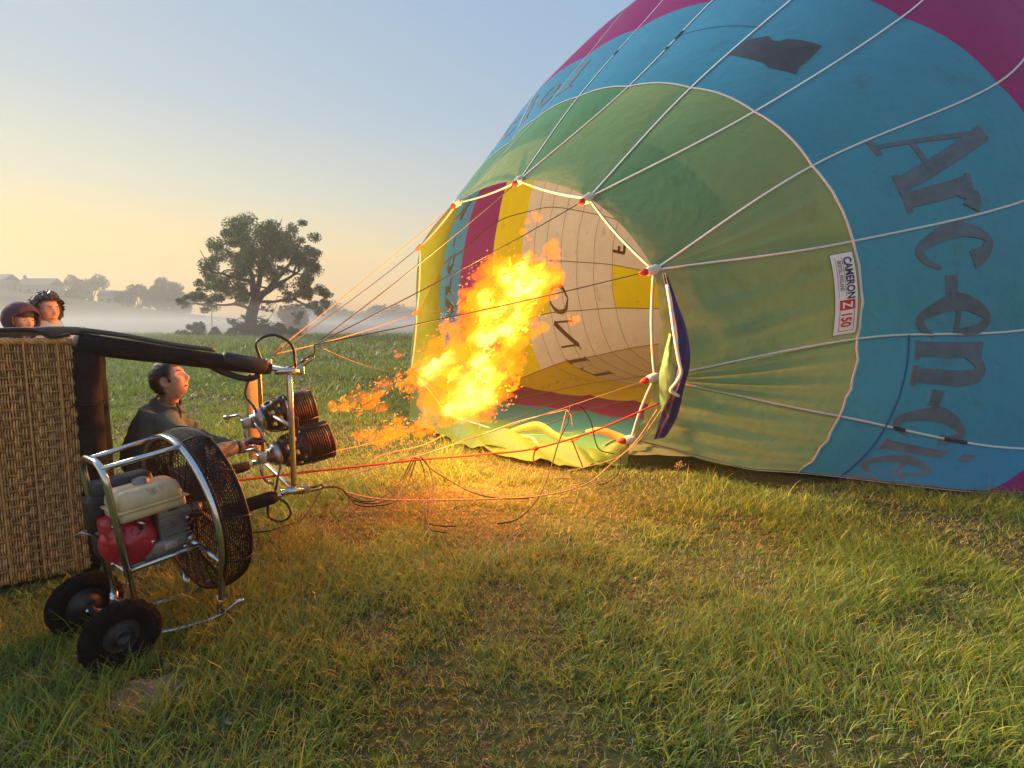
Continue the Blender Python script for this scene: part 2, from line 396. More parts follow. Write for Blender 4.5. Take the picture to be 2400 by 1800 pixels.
GLY = {  # strokes: points (x in letter widths 0..1, y in x-heights; caps 1.5), widths in metres
 'A': [([(.05, 0), (.5, 1.47)], [.04, .05]), ([(.5, 1.5), (.95, 0)], [.13, .15]), ([(.2, .5), (.8, .5)], [.045]), ([(-.12, .02), (.24, .02)], [.05]), ([(.72, .02), (1.16, .02)], [.05])],
 'r': [([(.3, .02), (.3, .97)], [.15, .15]), ([(.02, .02), (.62, .02)], [.05]), ([(.05, .96), (.3, .93)], [.05]), ([(.4, .7), (.62, .93), (.86, .86)], [.05, .12, .17])],
 'c': [([(.86, .74), (.72, .93), (.42, .98), (.1, .55), (.38, .04), (.7, .06), (.95, .27)], [.16, .11, .06, .15, .08, .06, .03])],
 '-': [([(.1, .42), (.9, .42)], [.12, .12])],
 'e': [([(.12, .55), (.88, .57)], [.045]), ([(.86, .58), (.76, .92), (.45, .98), (.08, .52), (.4, .03), (.72, .06), (.95, .26)], [.07, .09, .06, .15, .08, .06, .03])],
 'n': [([(.2, .02), (.2, .97)], [.14]), ([(.0, .02), (.44, .02)], [.05]), ([(.02, .96), (.2, .93)], [.05]), ([(.28, .72), (.5, .95), (.72, .93), (.8, .7)], [.05, .09, .12, .14]), ([(.8, .72), (.8, .03)], [.14]), ([(.58, .02), (1.04, .02)], [.05])],
 'i': [([(.5, .02), (.5, .97)], [.14]), ([(.1, .02), (.9, .02)], [.05]), ([(.12, .96), (.5, .93)], [.05]), ([(.5, 1.22), (.5, 1.4)], [.13, .15])],
 'l': [([(.5, .02), (.5, 1.5)], [.14]), ([(.1, .02), (.9, .02)], [.05]), ([(.12, 1.48), (.5, 1.46)], [.05])],
 'N': [([(.12, .02), (.12, 1.48)], [.05]), ([(.1, 1.45), (.88, .03)], [.16]), ([(.88, .02), (.88, 1.48)], [.05]), ([(-.05, 1.48), (.2, 1.48)], [.04]), ([(.75, 1.48), (1.02, 1.48)], [.04])],
 'I': [([(.5, .02), (.5, 1.48)], [.16]), ([(.2, .02), (.8, .02)], [.05]), ([(.2, 1.48), (.8, 1.48)], [.05])],
 'O': [([(.5, 1.5), (.08, 1.1), (.08, .4), (.5, 0), (.92, .4), (.92, 1.1), (.52, 1.5)], [.05, .13, .13, .05, .13, .13, .05])],
 'L': [([(.2, .02), (.2, 1.48)], [.15]), ([(.1, .03), (.9, .03)], [.06]), ([(.9, .03), (.95, .4)], [.04]), ([(0, 1.48), (.45, 1.48)], [.04])],
 'F': [([(.15, 0), (.15, 1.5)], [.09]), ([(.15, 1.45), (.85, 1.45)], [.09]), ([(.15, .8), (.65, .8)], [.09])],
}
def word(spec, t0, xh, lm, m, wk=.95, mirror=False, off=.008):
    for ch, k0, k1 in spec:
        M = MB()
        for q, (pts, ws) in enumerate(GLY[ch]):
            w = (k1 - k0) * wk
            pp = [(x * w, y * xh) for x, y in pts]
            def fn(X, Y, o, k0=k0, w=w):
                if mirror: X = w - X
                return S(k0 + X / wk, t0 + Y / lm, o)
            stroke(M, pp, ws if len(ws) > 1 else [ws[0]] * 2, fn, off + .0015 * q)
        o = M.build('letter', m, env, smooth=False)
WORD = [('A', 3.07, 3.58), ('r', 3.6, 3.98), ('c', 4.04, 4.42), ('-', 4.45, 4.66), ('e', 4.68, 5.04), ('n', 5.06, 5.5), ('-', 5.52, 5.72), ('c', 5.74, 6.1), ('i', 6.16, 6.4), ('e', 6.44, 6.86), ('l', 6.9, 7.12)]
word(WORD, 1.27, .70, LM, LETTER_M)
word([('A', -7.3, -6.8), ('r', -6.75, -6.4), ('c', -6.3, -5.95), ('-', -5.8, -5.5), ('e', -5.2, -4.8), ('n', -4.7, -4.2), ('-', -4.05, -3.8), ('c', -3.55, -3.12), ('i', -3.02, -2.7), ('e', -2.56, -2.1), ('l', -1.95, -1.5)], 1.27, .70, LM, LETTER_M)
INK_M = mat('brown_letter_cloth', (.16, .10, .055), rough=.8, trans=.2)
word([('O', -8.02, -7.46), ('N', -8.78, -8.12), ('I', -9.2, -8.9), ('L', -9.75, -9.3)], 5.05, .66, 1.6, INK_M, wk=1.5)
word([('F', -6.72, -6.45)], 7.0, .3, 1.5, INK_M, wk=1.4)
# shadow of letters showing through the upper blue band, drawn as a dark sheet
PATCH_M = mat('letter_shadow', (.075, .10, .13), rough=.8, var=.25, scale=3, trans=.3)
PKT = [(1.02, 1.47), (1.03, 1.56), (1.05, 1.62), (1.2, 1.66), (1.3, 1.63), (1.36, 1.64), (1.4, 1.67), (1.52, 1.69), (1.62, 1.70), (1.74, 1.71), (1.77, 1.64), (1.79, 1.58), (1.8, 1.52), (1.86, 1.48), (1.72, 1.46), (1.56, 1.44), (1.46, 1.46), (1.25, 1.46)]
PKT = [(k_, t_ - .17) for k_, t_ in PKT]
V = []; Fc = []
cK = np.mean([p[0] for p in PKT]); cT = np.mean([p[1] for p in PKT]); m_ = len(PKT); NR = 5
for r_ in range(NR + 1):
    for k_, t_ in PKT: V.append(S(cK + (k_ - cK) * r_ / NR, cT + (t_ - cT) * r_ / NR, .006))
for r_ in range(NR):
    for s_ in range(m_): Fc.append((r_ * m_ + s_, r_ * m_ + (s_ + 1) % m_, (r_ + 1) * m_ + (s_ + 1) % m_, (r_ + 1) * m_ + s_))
obj('letter_shadow_patch', V, Fc, PATCH_M, env)
# maker's banner
BAN_M = mat('white_banner_cloth', (.74, .75, .76), rough=.6, var=.05, scale=5)
NAVY_M = mat('navy_print', (.012, .022, .10), rough=.6); RED_M = mat('red_print', (.52, .02, .02), rough=.6)
BK0, BK1, BT0, BT1 = 4.10, 4.92, .868, .972
BW, BH = 7.4, 2.0                                     # banner units
def ban(x, y, off): return S(BK0 + (BK1 - BK0) * x / BW, BT0 + (BT1 - BT0) * y / BH, off, wr=False)
def flat(name, rects, m, off, parent=env, n=10):
    M = MB()
    for x0, y0, x1, y1 in rects:
        V = []; Fc = []
        for i in range(n + 1):
            for y in (y0, y1): V.append(ban(x0 + (x1 - x0) * i / n, y, off))
        for i in range(n): a = i * 2; Fc.append((a, a + 1, a + 3, a + 2))
        M.add(V, Fc)
    return M.build(name, m, parent, smooth=False)
banner = flat('banner', [(0, 0, BW, BH)], BAN_M, .022, n=16)
flat('banner_edge', [(0, -.06, BW, 0), (0, BH, BW, BH + .06), (-.06, -.06, 0, BH + .06), (BW, -.06, BW + .06, BH + .06)], mat('dark_green_thread', (.02, .09, .04)), .021)
def text_on(txt, x, y, size, m, off, bold=.0, sx=1.0):
    cu = bpy.data.curves.new('lettering', 'FONT'); cu.body = txt; cu.size = size; cu.offset = bold; cu.resolution_u = 3
    to = bpy.data.objects.new('lettering_source', cu); COL.objects.link(to)
    me = bpy.data.meshes.new_from_object(to.evaluated_get(bpy.context.evaluated_depsgraph_get()))
    V = [ban(x + v.co.x * sx, y + v.co.y, off) for v in me.vertices]; Fc = [tuple(p.vertices) for p in me.polygons]
    bpy.data.objects.remove(to); bpy.data.curves.remove(cu); bpy.data.meshes.remove(me)
    o = obj('lettering', V, Fc, m, banner, smooth=False); ORG[o.name] = root_of(env); return o
ORG[banner.name] = root_of(env)
text_on('CAMERON', .38, 1.05, .98, NAVY_M, .027, .028, .80)
text_on('BRISTOL, ENGLAND', .62, .46, .50, NAVY_M, .027, .004, .62)
flat('printed_line', [(.35, .93, 3.9, .96), (.35, .30, 4.0, .33)], NAVY_M, .026, banner)
flat('printed_box', [(4.25, .38, 5.15, 1.72)], RED_M, .026, banner)
text_on('Z', 4.42, .62, 1.2, BAN_M, .030, .03, .72)
flat('printed_frame', [(5.2, .38, 7.1, .43), (5.2, 1.67, 7.1, 1.72), (7.05, .43, 7.1, 1.67)], RED_M, .026, banner)
text_on('150', 5.34, .58, 1.25, RED_M, .027, .03, .74)
# load tabs where the flying wires meet the mouth
AB = np.array([sin(RAD(54)), cos(RAD(54)), 0]); CB = np.array([-AB[1], AB[0], 0]); UZ = np.array([0, 0, 1.0])
NB = at(690, 1150, 4.02); NT = NB + UZ * .93 ; FB = NB + CB * 1.1; FT = NT + CB * 1.1
NT_C = NT + AB * .16 + UZ * .14; FT_C = FT + AB * .12 + UZ * .1; NB_C = NB + AB * .16 + UZ * .02; FB_C = FB + AB * .1
TABW_M = mat('pale_webbing', (.62, .58, .52), rough=.8, var=.2, scale=40); TABR_M = mat('red_webbing', (.45, .03, .025), rough=.7); TABO_M = mat('orange_webbing', (.72, .2, .03), rough=.7)
WIRE_END = {}
for k_ in mk:
    P = on_plane(*MOUTH[k_], D_M); P[2] = max(P[2], .07)
    src = NT_C if -1 <= k_ <= 4 else FT_C if -7 <= k_ < -1 else FB_C if k_ < -7 or k_ > 11 else NB_C
    d = src - P; d /= np.linalg.norm(d)
    q_ = .55 if k_ < -4 or k_ > 8 else .8
    M = MB(); M.add(*tube([P - d * .09, P - d * .02, P + d * .06, P + d * .11], [.05 * q_, .07 * q_, .06 * q_, .045 * q_], 10))
    o = M.build('load_tab', TABO_M if k_ < -4 or k_ > 11 else TABW_M, env); ORG[o.name] = root_of(env)
    M = MB(); M.add(*tube([P + d * .10, P + d * .14, P + d * .19], [.047 * q_, .042 * q_, .018 * q_], 10)); M.build('tab_tip', TABO_M if k_ < -4 or k_ > 11 else TABR_M, o)
    WIRE_END[k_] = P + d * .17
# skirt of slack green cloth under the mouth, lying in folds on the grass
SK_M = fabric('green_skirt_ripstop', (.11, .20, .045)); 
bot = [on_plane(*MOUTH[k_], D_M) for k_ in (7.5, 9.5, 11.5, 13.5, -8.5)]
bl = spline([np.array([p[0], p[1], max(p[2], .10)]) for p in bot], 61)
V = []; Fc = []; W_ = 14
front = [(.00, .04), (-.10, .26), (-.2, .46), (-.22, .42), (-.1, .3), (.0, .05)]
for i, p in enumerate(bl):
    s = i / 60; reach = .08 + .46 * sin(pi * min(1, s * 1.05)) ** .8
    for j in range(W_ + 1):
        u = j / W_
        q = p - AX * reach * u
        z = p[2] * (1 - u) ** 2.2 + .055 + .045 * sin(s * 21 + u * 5) * u + .03 * sin(s * 47 + u * 9) * u * (1 - u) * 2
        z += .16 * sin(pi * u) * (0.5 + .5 * sin(s * 9.3 + 1.1)) * (1 - .5 * u)
        V.append(np.array([q[0], q[1], max(z, .05)]))
for i in range(60):
    for j in range(W_): a = i * (W_ + 1) + j; Fc.append((a, a + 1, a + W_ + 2, a + W_ + 1))
obj('mouth_skirt', V, Fc, SK_M, env)
# loose white hem tape arching over the skirt, orange firelight put in its colour
HEM_M = mat('firelit_hem_tape', (.50, .34, .10), rough=.7, var=.15, scale=20, trans=.2)
def hem(pts, w0, w1, m=HEM_M, name='hem_tape', up=(0, 0, 1)):
    P = spline(pts, 28); V = []; Fc = []
    for i, p in enumerate(P):
        w = w0 + (w1 - w0) * sin(pi * i / 27)
        d = P[min(i + 1, 27)] - P[max(i - 1, 0)]; d /= np.linalg.norm(d)
        a = np.cross(d, -AX); a /= np.linalg.norm(a); a = a if a[2] > 0 else -a
        for q in (-.5, 0, .5): V.append(p + a * w * q + AX * .02 * abs(q) * 2)
    for i in range(27):
        for j in range(2): a = i * 3 + j; Fc.append((a, a + 1, a + 4, a + 3))
    return obj(name, V, Fc, m, env)
hem([at(1185, 1016, 6.75), at(1225, 1003, 6.7), at(1262, 999, 6.62), at(1298, 1022, 6.45), at(1325, 1034, 6.35), at(1355, 1024, 6.25)], .05, .11)
hem([at(1372, 1014, 6.2), at(1405, 1010, 6.12), at(1440, 1022, 6.05), at(1470, 1034, 5.95), at(1497, 1024, 5.85), at(1520, 990, 5.75), at(1545, 945, 5.6)], .06, .11)
hem([at(1215, 1022, 6.55), at(1245, 1028, 6.45), at(1262, 1046, 6.3), at(1300, 1058, 6.2), at(1340, 1052, 6.15), at(1365, 1066, 6.05), at(1390, 1084, 5.95)], .03, .05, mat('pale_green_hem', (.55, .62, .3), trans=.2))
# navy scoop cloth gathered on the near side of the mouth
NAVYC_M = mat('navy_scoop_cloth', (.028, .025, .13), rough=.7, var=.2, scale=9, bump=.4, bscale=14, trans=.12)
rows = [((1552, 640), (1566, 650), 5.50), ((1562, 690), (1584, 700), 5.44), ((1570, 750), (1606, 758), 5.36), ((1578, 810), (1617, 815), 5.30), ((1588, 850), (1616, 862), 5.28), ((1575, 900), (1604, 905), 5.32), ((1556, 950), (1596, 945), 5.42), ((1545, 990), (1584, 985), 5.5), ((1532, 1030), (1562, 1022), 5.6)]
V = []; Fc = []
L_ = spline([at(*a, y) for a, b, y in rows], 40); R_ = spline([at(*b, y - .02) for a, b, y in rows], 40)
for i in range(40):
    for j in range(9):
        u = j / 8; p = L_[i] + (R_[i] - L_[i]) * u
        V.append(p - np.array([.25, 1, -.1]) * (.07 * sin(pi * u) + .022 * sin(u * 15 + i * .22) + .01 * sin(i * .9 + u * 5)))
for i in range(39):
    for j in range(8): a = i * 9 + j; Fc.append((a, a + 1, a + 10, a + 9))
obj('scoop_cloth', V, Fc, NAVYC_M, env)
V, Fc = tube(spline([at(1564, 668, 5.36), at(1572, 720, 5.29), at(1580, 780, 5.23), at(1590, 840, 5.19), at(1596, 872, 5.18), at(1586, 895, 5.19), at(1572, 915, 5.22), at(1590, 928, 5.27)], 40), [.017] * 40, 6)
obj('scoop_tape', V, Fc, mat('white_piping', (.75, .74, .72), rough=.6), env)
# pale facing folded back inside the near edge of the mouth
V = []; Fc = []
L_ = spline([at(1568, 780, 5.45), at(1556, 830, 5.42), at(1545, 880, 5.40), at(1546, 930, 5.45), at(1552, 970, 5.5)], 24); R_ = spline([at(1576, 790, 5.4), at(1574, 835, 5.34), at(1590, 880, 5.3), at(1580, 930, 5.34), at(1562, 985, 5.5)], 24)
for i in range(24):
    for j in range(7):
        u = j / 6; V.append(L_[i] + (R_[i] - L_[i]) * u - np.array([.2, 1, 0]) * (.05 * sin(pi * u) + .012 * sin(u * 14 + i)))
for i in range(23):
    for j in range(6): a = i * 7 + j; Fc.append((a, a + 1, a + 8, a + 7))
obj('mouth_facing', V, Fc, FAB['g'], env)

# seam across the blue band and dark lengths on the load tapes
hoop(1.235, .014, .006, 'panel_seam', mat('dark_blue_seam', (.01, .10, .30), rough=.8), .1, (5.0, 8.6))
hoop(1.56, .010, .005, 'panel_seam', mat('mid_blue_seam', (.015, .16, .36), rough=.8), .1, (0.0, 1.0))
DARKT_M = mat('dark_tape_patch', (.03, .04, .055), rough=.8, var=.3, scale=20)
for k, t0, t1 in ((6, 1.27, 1.33), (6, 1.52, 1.63), (0, 1.52, 1.62), (0, 1.40, 1.43), (-1, 1.6, 1.66)):
    def fnp(t, k=k):
        P = tape(k, t); n = outward(k + .0001, t); c_ = RP[:, (k + 9) % NG]; d = crom(c_, t + .05) - crom(c_, t - .05); d /= np.linalg.norm(d); return P, n, np.cross(n, d)
    V, Fc = ribbon(fnp, np.linspace(t0, t1, 6), .034, .009); obj('tape_patch', V, Fc, DARKT_M, env)

# second layer of cloth behind part of the green band, plus an added sky blocker
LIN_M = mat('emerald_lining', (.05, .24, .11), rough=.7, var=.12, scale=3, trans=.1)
LIN2_M = mat('sky_block_lining', (.17, .27, .06), rough=.75, var=.12, scale=3, trans=.06)  # added sheet blocks sky light at left; firelit olive is put in its colour
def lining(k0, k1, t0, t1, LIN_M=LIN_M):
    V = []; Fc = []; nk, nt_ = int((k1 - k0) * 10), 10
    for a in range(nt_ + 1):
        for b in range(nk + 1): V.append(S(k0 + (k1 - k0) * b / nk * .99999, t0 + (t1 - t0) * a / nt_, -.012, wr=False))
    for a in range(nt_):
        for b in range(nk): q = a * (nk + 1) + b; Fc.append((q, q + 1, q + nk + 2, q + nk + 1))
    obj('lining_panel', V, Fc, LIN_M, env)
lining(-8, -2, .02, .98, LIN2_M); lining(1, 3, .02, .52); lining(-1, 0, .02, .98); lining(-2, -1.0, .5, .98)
# lower fold of the skirt
V = []; Fc = []
for i in range(46):
    s = i / 45; p = bl[6 + i] - AX * (.20 + .10 * sin(s * 5)); reach = .12 + .30 * sin(pi * s) ** .8
    for j in range(11):
        u = j / 10; q = p - AX * reach * u
        z = .16 * (1 - u) ** 1.5 * sin(pi * s) ** .4 + .06 + .05 * sin(s * 26 + u * 6 + 2) * (1 - u * .4) + .03 * sin(s * 61 + u * 11) * u
        V.append(np.array([q[0], q[1], max(z, .05)]))
for i in range(45):
    for j in range(10): a = i * 11 + j; Fc.append((a, a + 1, a + 12, a + 11))
obj('skirt_fold', V, Fc, SK_M, env)
# ------------------------------------------------------------------ grass: every blade is real geometry
def vnoise(x, y, s, seed=0):                          # smooth value noise, vectorised
    x = x * s; y = y * s; xi = np.floor(x).astype(int); yi = np.floor(y).astype(int); fx = x - xi; fy = y - yi
    fx = fx * fx * (3 - 2 * fx); fy = fy * fy * (3 - 2 * fy)
    def h(a, b):
        n = (a * 374761393 + b * 668265263 + seed * 974634777) & 0xffffffff
        n = ((n ^ (n >> 13)) * 1274126177) & 0xffffffff
        return ((n ^ (n >> 16)) & 0xffff) / 65535.0
    return (h(xi, yi) * (1 - fx) + h(xi + 1, yi) * fx) * (1 - fy) + (h(xi, yi + 1) * (1 - fx) + h(xi + 1, yi + 1) * fx) * fy
def grass_mat():
    m = bpy.data.materials.new('grass_blades'); m.use_nodes = True; nt = m.node_tree; nd = nt.nodes; L = nt.links
    b = nd['Principled BSDF']; b.inputs['Roughness'].default_value = .45; b.inputs['Specular IOR Level'].default_value = .35
    a = nd.new('ShaderNodeAttribute'); a.attribute_name = 'tint'
    L.new(a.outputs['Color'], b.inputs['Base Color'])
    t = nd.new('ShaderNodeBsdfTranslucent'); L.new(a.outputs['Color'], t.inputs['Color'])
    ms = nd.new('ShaderNodeMixShader'); ms.inputs[0].default_value = .38
    L.new(b.outputs[0], ms.inputs[1]); L.new(t.outputs[0], ms.inputs[2]); L.new(ms.outputs[0], nd['Material Output'].inputs['Surface'])
    return m
GRASS_M = grass_mat()
BARE = gnd(345, 1630)
def in_clear(x, y):                                   # where cloth, basket or wheels press the grass flat
    q = np.stack([x, y, np.zeros_like(x)], 1)
    d = q @ AX; n = q @ NX
    env_ = (d > 5.25) & (d < 18) & (np.abs(n + 4.3) < 2.6 + .95 * np.minimum(d - 5.0, 2.0) * .55)
    o = gnd(232, 1338); r = q - o; bx = r @ AB; by = r @ CB
    bas = (bx < .1) & (bx > -1.3) & (by > -.03) & (by < 1.2)
    return env_ | bas
def field(name, y0, y1, dens, h0, h1, w0, seg, lean, clump=0.0, seed=0, xpad=.35, hay=0.0):
    g = np.random.default_rng(seed)
    half = lambda y: .98 * y + xpad
    area = (half(y0) + half(y1)) * (y1 - y0)
    n = int(area * dens)
    y = np.sqrt(g.random(n) * (y1 ** 2 - y0 ** 2) + y0 ** 2); x = (g.random(n) * 2 - 1) * half(y)
    if clump > 0:                                     # pull the blades towards tuft centres
        cs = clump; cx = (np.floor(x / cs) + .5 + (vnoise(np.floor(x / cs) * 7.1, np.floor(y / cs) * 3.3, 1, 5) - .5)) * cs
        cy = (np.floor(y / cs) + .5 + (vnoise(np.floor(x / cs) * 2.7, np.floor(y / cs) * 9.1, 1, 9) - .5)) * cs
        pull = g.random(n) ** 2 * .75; x = x + (cx - x) * pull; y = y + (cy - y) * pull
    keep = ~in_clear(x, y)
    p1 = vnoise(x, y, .9, 1); p2 = vnoise(x, y, 2.7, 2); p3 = vnoise(x, y, 7, 3)
    patch = .45 * p1 + .35 * p2 + .2 * p3               # 0..1 field that decides lush or thin
    bd = np.hypot((x - BARE[0]) / .16, (y - BARE[1]) / .13) + .5 * (vnoise(x, y, 14, 31) - .5); keep &= (bd > .9) | (g.random(n) < .42)
    keep &= g.random(n) < .55 + .9 * patch
    x, y, patch, p2, p3 = x[keep], y[keep], patch[keep], p2[keep], p3[keep]; n = len(x)
    z = terrain(x, y)
    lush = smooth(.42, .68, patch)
    dry = g.random(n) < (.10 + .42 * smooth(.62, .36, patch) if False else .16 + hay + .48 * (1 - smooth(.36, .6, patch)))
    H = (h0 + (h1 - h0) * g.random(n) ** 1.6) * (.6 + .75 * lush); H = np.where(dry, H * .75, H)
    tall = g.random(n) < .02; H = np.where(tall, H * 1.7, H)
    wv = vnoise(x, y, .8, 11) * 6.28 * 1.3 + vnoise(x, y, 3, 12) * 2
    az = wv + g.normal(0, 1.7, n)
    ln = np.clip(lean * (.35 + 1.1 * g.random(n)) + np.where(dry, .3, 0), 0, 1.25)
    dx, dy = np.cos(az), np.sin(az); fa = g.random(n) * 6.28; fx, fy = np.cos(fa), np.sin(fa)
    W = w0 * (.6 + .8 * g.random(n)); W = np.where(dry, W * .8, W)
    ring = []
    for s in range(seg + 1):
        t = s / seg; bend = ln * t
        hx = H * (np.sin(bend) / np.maximum(bend, 1e-3) * np.sin(bend) * t); hz = H * t * np.cos(bend * .8)
        c = np.stack([x + dx * hx, y + dy * hx, z - .01 + hz], 1)
        if s < seg:
            w = W * (1 - .75 * t ** 1.5) * .5; off = np.stack([fx * w, fy * w, np.zeros(n)], 1)
            ring += [c - off, c + off]
        else: ring.append(c)
    pv = 2 * seg + 1
    V = np.stack(ring, 1).reshape(-1, 3)
    base = (np.arange(n) * pv)[:, None]
    lv = []
    for s in range(seg - 1): lv.append(base + np.array([[2 * s, 2 * s + 1, 2 * s + 3, 2 * s + 2]]))
    tri = base + np.array([[2 * seg - 2, 2 * seg - 1, 2 * seg]])
    loops = np.concatenate([np.concatenate(lv, 1), tri], 1).reshape(-1) if lv else tri.reshape(-1)
    per = [4] * (seg - 1) + [3]; tot = np.tile(per, n); st = np.concatenate([[0], np.cumsum(tot)[:-1]])
    me = bpy.data.meshes.new(name); me.vertices.add(len(V)); me.vertices.foreach_set('co', V.ravel())
    me.loops.add(len(loops)); me.loops.foreach_set('vertex_index', loops.astype(np.int32))
    me.polygons.add(len(tot)); me.polygons.foreach_set('loop_start', st.astype(np.int32)); me.polygons.foreach_set('loop_total', tot.astype(np.int32))
    me.update(calc_edges=True)
    # colour of the leaf itself: lush green, yellow green, straw
    gcol = 2.7 * np.array([[.080, .120, .018], [.112, .142, .020], [.155, .160, .024], [.058, .098, .020]])[g.integers(0, 4, n)]
    blue = np.array([.11, .20, .06]); mixb = (vnoise(x, y, .55, 21) * .8)[:, None]; gcol = gcol * (1 - mixb * .6) + blue * mixb * .6
    dcol = np.array([[.42, .32, .17], [.34, .25, .13], [.50, .41, .26], [.28, .24, .10]])[g.integers(0, 4, n)]
    c = np.where(dry[:, None], dcol, gcol) * (.75 + .5 * g.random(n))[:, None]
    c = np.repeat(c, pv, 0)
    at_ = me.attributes.new('tint', 'FLOAT_COLOR', 'POINT'); at_.data.foreach_set('color', np.concatenate([c, np.ones((len(c), 1))], 1).ravel())
    me.materials.append(GRASS_M)
    o = bpy.data.objects.new(name, me); COL.objects.link(o); ORG[o.name] = np.zeros(3)
    return tag(o, kind='stuff')
GQ = 1.0
field('grass', 1.55, 3.6, 5200 * GQ, .018, .05, .005, 2, 1.2, clump=.0, seed=21, hay=.34)
field('grass', 3.6, 6.6, 2600 * GQ, .02, .06, .008, 2, 1.2, clump=.0, seed=22, hay=.34)
field('grass', 1.55, 3.6, 7600 * GQ, .045, .135, .0046, 3, 1.1, clump=.085, seed=1)
field('grass', 3.6, 6.2, 4000 * GQ, .05, .14, .0062, 3, 1.1, clump=.09, seed=2)
field('grass', 6.2, 11, 1500 * GQ, .055, .16, .0105, 2, .9, clump=.2, seed=3)
field('grass', 11, 24, 260 * GQ, .08, .22, .03, 2, .8, clump=.45, seed=4)
field('grass', 24, 62, 26 * GQ, .14, .42, .10, 1, .6, clump=1.2, seed=5)

# pale bare earth with dry thatch, left foreground
V = []; Fc = []
for r_ in range(7):
    for s_ in range(28):
        a = 2 * pi * s_ / 28; rr_ = r_ / 6 * (1 + .5 * mnoise.noise(Vector((cos(a) * 1.5, sin(a) * 1.5, 3))))
        x_, y_ = BARE[0] + .14 * rr_ * cos(a), BARE[1] + .11 * rr_ * sin(a)
        V.append((x_, y_, float(terrain(x_, y_)) + .008 + .012 * mnoise.noise(Vector((x_ * 45, y_ * 45, 0)))))
for r_ in range(6):
    for s_ in range(28): Fc.append((r_ * 28 + s_, r_ * 28 + (s_ + 1) % 28, (r_ + 1) * 28 + (s_ + 1) % 28, (r_ + 1) * 28 + s_))
obj('bare_earth', V, Fc, mat('pale_dry_earth', (.17, .16, .12), rough=.95, spec=.1, var=.35, scale=25, bump=.8, bscale=60), kind='structure')
# ------------------------------------------------------------------ burner flame: glowing gas with ragged edges, and the light it gives
def remesh_union(blobs, vox, name):
    bm = bmesh.new()
    for c, r, ax in blobs:
        M = Matrix.Translation(Vector(c)) @ Vector(ax).to_track_quat('Z', 'Y').to_matrix().to_4x4() @ Matrix.Diagonal((1, 1, 1.25, 1))
        bmesh.ops.create_icosphere(bm, subdivisions=3, radius=r, matrix=M)
    me = bpy.data.meshes.new(name); bm.to_mesh(me); bm.free()
    o = bpy.data.objects.new(name, me); COL.objects.link(o)
    md = o.modifiers.new('r', 'REMESH'); md.mode = 'VOXEL'; md.voxel_size = vox
    me2 = bpy.data.meshes.new_from_object(o.evaluated_get(bpy.context.evaluated_depsgraph_get()))
    bpy.data.objects.remove(o); bpy.data.meshes.remove(me)
    V = np.array([v.co[:] for v in me2.vertices]); N = np.array([v.normal[:] for v in me2.vertices]); Fc = [tuple(p.vertices) for p in me2.polygons]
    bpy.data.meshes.remove(me2)
    return V, N, Fc
FLDIR = np.array([.62, .62, .48]); FLDIR /= np.linalg.norm(FLDIR)
def fl_depth(px): return 4.6 + (px - 780) * .0018
def licks(V, N, amp, sc1, seed=0.0, along=.35):
    out = []
    for p, n in zip(V, N):
        q = p - FLDIR * (p @ FLDIR) * (1 - along) + seed            # noise drawn out along the jet
        a = mnoise.fractal(Vector(q * sc1), .9, 2.1, 4); b = mnoise.noise(Vector(q * sc1 * 3.3)); c = mnoise.noise(Vector(p * 4 + 7))
        h = amp * (1.0 * max(a, -.35) + .8 * abs(b) * (.5 + c))
        out.append(p + n * h + FLDIR * max(h, 0) * .9)
    return np.array(out)
def flame_mat(name, col, k, scale, lo, hi, absb=(.93, .50, .12)):
    m = bpy.data.materials.new(name); m.use_nodes = True; nt = m.node_tree; nd = nt.nodes; L = nt.links
    nd.remove(nd['Principled BSDF'])
    g = nd.new('ShaderNodeNewGeometry'); nz = nd.new('ShaderNodeTexNoise'); nz.inputs['Scale'].default_value = scale; nz.inputs['Detail'].default_value = 5; nz.inputs['Roughness'].default_value = .7
    mp = nd.new('ShaderNodeMapping'); mp.vector_type = 'TEXTURE'; mp.inputs['Rotation'].default_value = (0, -.5, .78); mp.inputs['Scale'].default_value = (2.2, 1, 1)
    L.new(g.outputs['Position'], mp.inputs['Vector']); L.new(mp.outputs[0], nz.inputs['Vector'])
    r = nd.new('ShaderNodeMapRange'); r.inputs['From Min'].default_value = lo; r.inputs['From Max'].default_value = hi; r.inputs['To Min'].default_value = 0; r.inputs['To Max'].default_value = k
    L.new(nz.outputs['Fac'], r.inputs['Value'])
    e = nd.new('ShaderNodeEmission'); e.inputs['Color'].default_value = (*col, 1); L.new(r.outputs[0], e.inputs['Strength'])
    ab = nd.new('ShaderNodeVolumeAbsorption'); ab.inputs['Color'].default_value = (*absb, 1); L.new(r.outputs[0], ab.inputs['Density']); ad = nd.new('ShaderNodeAddShader')
    L.new(e.outputs[0], ad.inputs[0]); L.new(ab.outputs[0], ad.inputs[1]); L.new(ad.outputs[0], nd['Material Output'].inputs['Volume'])
    return m
FL_OUT = flame_mat('flame_orange', (1.0, .17, .006), FLK_OUT, 12, .43, .64, (.95, .50, .12))
FL_A = flame_mat('flame_amber', (1.0, .30, .02), FLK_IN * .55, 11, .38, .68, (1, .9, .7))
FL_B = flame_mat('flame_yellow', (1.0, .46, .05), FLK_IN * .9, 10, .36, .70, (1, .97, .9))
FL_C = flame_mat('flame_white_core', (1.0, .62, .22), FLK_IN * 1.5, 9, .36, .70, (1, 1, .97))
SHR = .80
def bl(lst, k=1.0):
    out = []
    for px, py, r in lst:
        y = fl_depth(px); p = at(px, py, y); out.append((p, r / F_PX * y * SHR * k, FLDIR))
    return out
